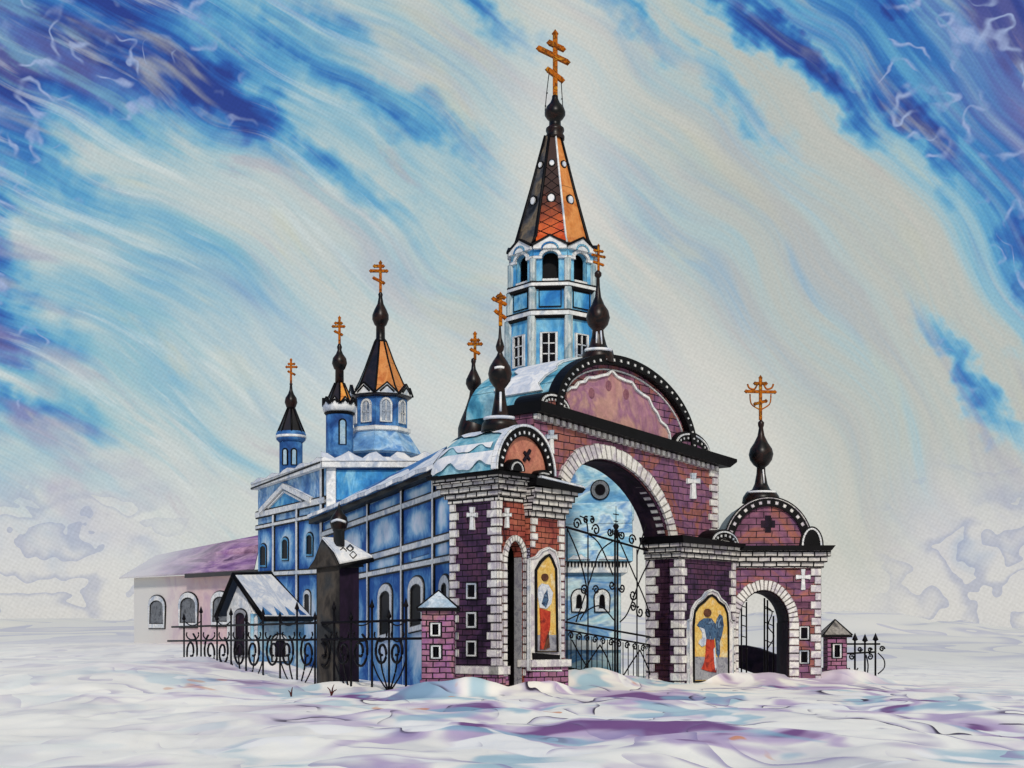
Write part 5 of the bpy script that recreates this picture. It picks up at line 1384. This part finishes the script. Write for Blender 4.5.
# curling paler strokes in the dark corners
vq = nt.node('ShaderNodeVectorMath', operation='MULTIPLY_ADD')
nt.put(vq.inputs[0], nt.noise(XY, 1/38, 2, .5, col=True)); vq.inputs[1].default_value = (60, 60, 0); nt.put(vq.inputs[2], XY)
q1 = nt.noise(vq.outputs[0], 1/70, 1, .5)
l1 = nt.step(.16, .0, nt.m('ABSOLUTE', nt.m('SUBTRACT', nt.m('FRACT', nt.m('MULTIPLY', q1, 6)), .5)))
dark = nt.m('MULTIPLY', nt.step(.42, .7, dens), mx(nt.step(330, 160, X), nt.step(800, 900, X)))
dark = nt.m('MULTIPLY', dark, nt.step(.4, .6, nt.noise(XY, 1/40, 2)))
c = nt.mix(nt.m('MULTIPLY', nt.m('MULTIPLY', l1, dark), .8), c, lin('#9fb0d4'))
# rolling washes of cloud low on either side
side = nt.m('MULTIPLY', nt.step(430, 560, Y), mx(nt.step(250, 110, X), nt.step(845, 930, X)))
sw = nt.ramp(nt.noise(vq.outputs[0], 1/60, 2, .5), [(.3, lin('#b4bccb')), (.48, lin('#cbc9cc')), (.62, lin('#d2d0ce')), (.75, lin('#c0b4c8'))])
c = nt.mix(tm(side, .8), c, sw)
vq2 = nt.node('ShaderNodeMapping'); vq2.inputs['Scale'].default_value = (1, 1.9, 1); nt.put(vq2.inputs[0], vq.outputs[0])
fr2 = nt.m('FRACT', nt.m('MULTIPLY', nt.noise(vq2.outputs[0], 1/95, 1, .5), 5))
c = nt.mix(tm(nt.step(540, 622, Y), .85), c, lin('#cfcdc9'))
c = nt.mix(nt.m('MULTIPLY', nt.m('MULTIPLY', nt.m('POWER', nt.step(.55, .0, fr2), 1.6), side), .48), c, lin('#8690b2'))
# pale scumble round the spire and the roofs
XJ, YJ = X, Y
hal = mx(blob(556, 190, PI/2, 230, 66), blob(420, 400, .3, 220, 80), blob(720, 430, .9, 170, 70), blob(470, 560, 0, 300, 90))
c = nt.mix(tm(hal, .72), c, lin('#d6d3cb'))
# canvas grain
wv = nt.m('ADD', nt.m('SINE', nt.m('MULTIPLY', nt.m('ADD', X, nt.m('MULTIPLY', Y, .55)), 1.55)), nt.m('SINE', nt.m('MULTIPLY', nt.m('SUBTRACT', nt.m('MULTIPLY', X, .5), Y), 1.6)))
gr = nt.m('ADD', 1.0, nt.m('ADD', nt.m('MULTIPLY', wv, .022), nt.m('MULTIPLY', nt.m('SUBTRACT', nt.noise(XY, 1/3.5, 2, .7), .5), .26)))
c = nt.mix(1.0, c, nt.xyz(gr, gr, gr), 'MULTIPLY')
SUN_EL, SUN_AZ = math.radians(36), math.radians(174)       # azimuth clockwise from +Y
sky = nt.node('ShaderNodeTexSky', sky_type='NISHITA'); sky.sun_disc = False; sky.sun_elevation = SUN_EL; sky.sun_rotation = SUN_AZ
c = nt.mix(1.0, c, nt.mix(1.0, sky.outputs[0], (.006, .006, .006, 1), 'MULTIPLY'), 'ADD')
nt.put(bg.inputs['Color'], c); bg.inputs['Strength'].default_value = 1.0

sun = bpy.data.lights.new('sun', 'SUN'); sun.energy = 2.4; sun.angle = math.radians(6); sun.color = (1, .93, .84)
so = bpy.data.objects.new('sun', sun); COL.objects.link(so)
dirv = Vector((math.sin(SUN_AZ)*math.cos(SUN_EL), math.cos(SUN_AZ)*math.cos(SUN_EL), math.sin(SUN_EL)))
so.rotation_euler = dirv.to_track_quat('Z', 'Y').to_euler(); so.location = dirv*100

cam = bpy.data.cameras.new('camera'); co_ = bpy.data.objects.new('camera', cam); COL.objects.link(co_)
co_.location = (0, 0, H); co_.rotation_euler = (PI/2, 0, 0)
cam.sensor_width = 36; cam.lens = 36*F/1024; cam.shift_y = (HY-384)/1024; cam.clip_end = 5000; cam.clip_start = .1
S.camera = co_
S.view_settings.view_transform = 'Standard'; S.view_settings.look = 'None'; S.view_settings.exposure = 0
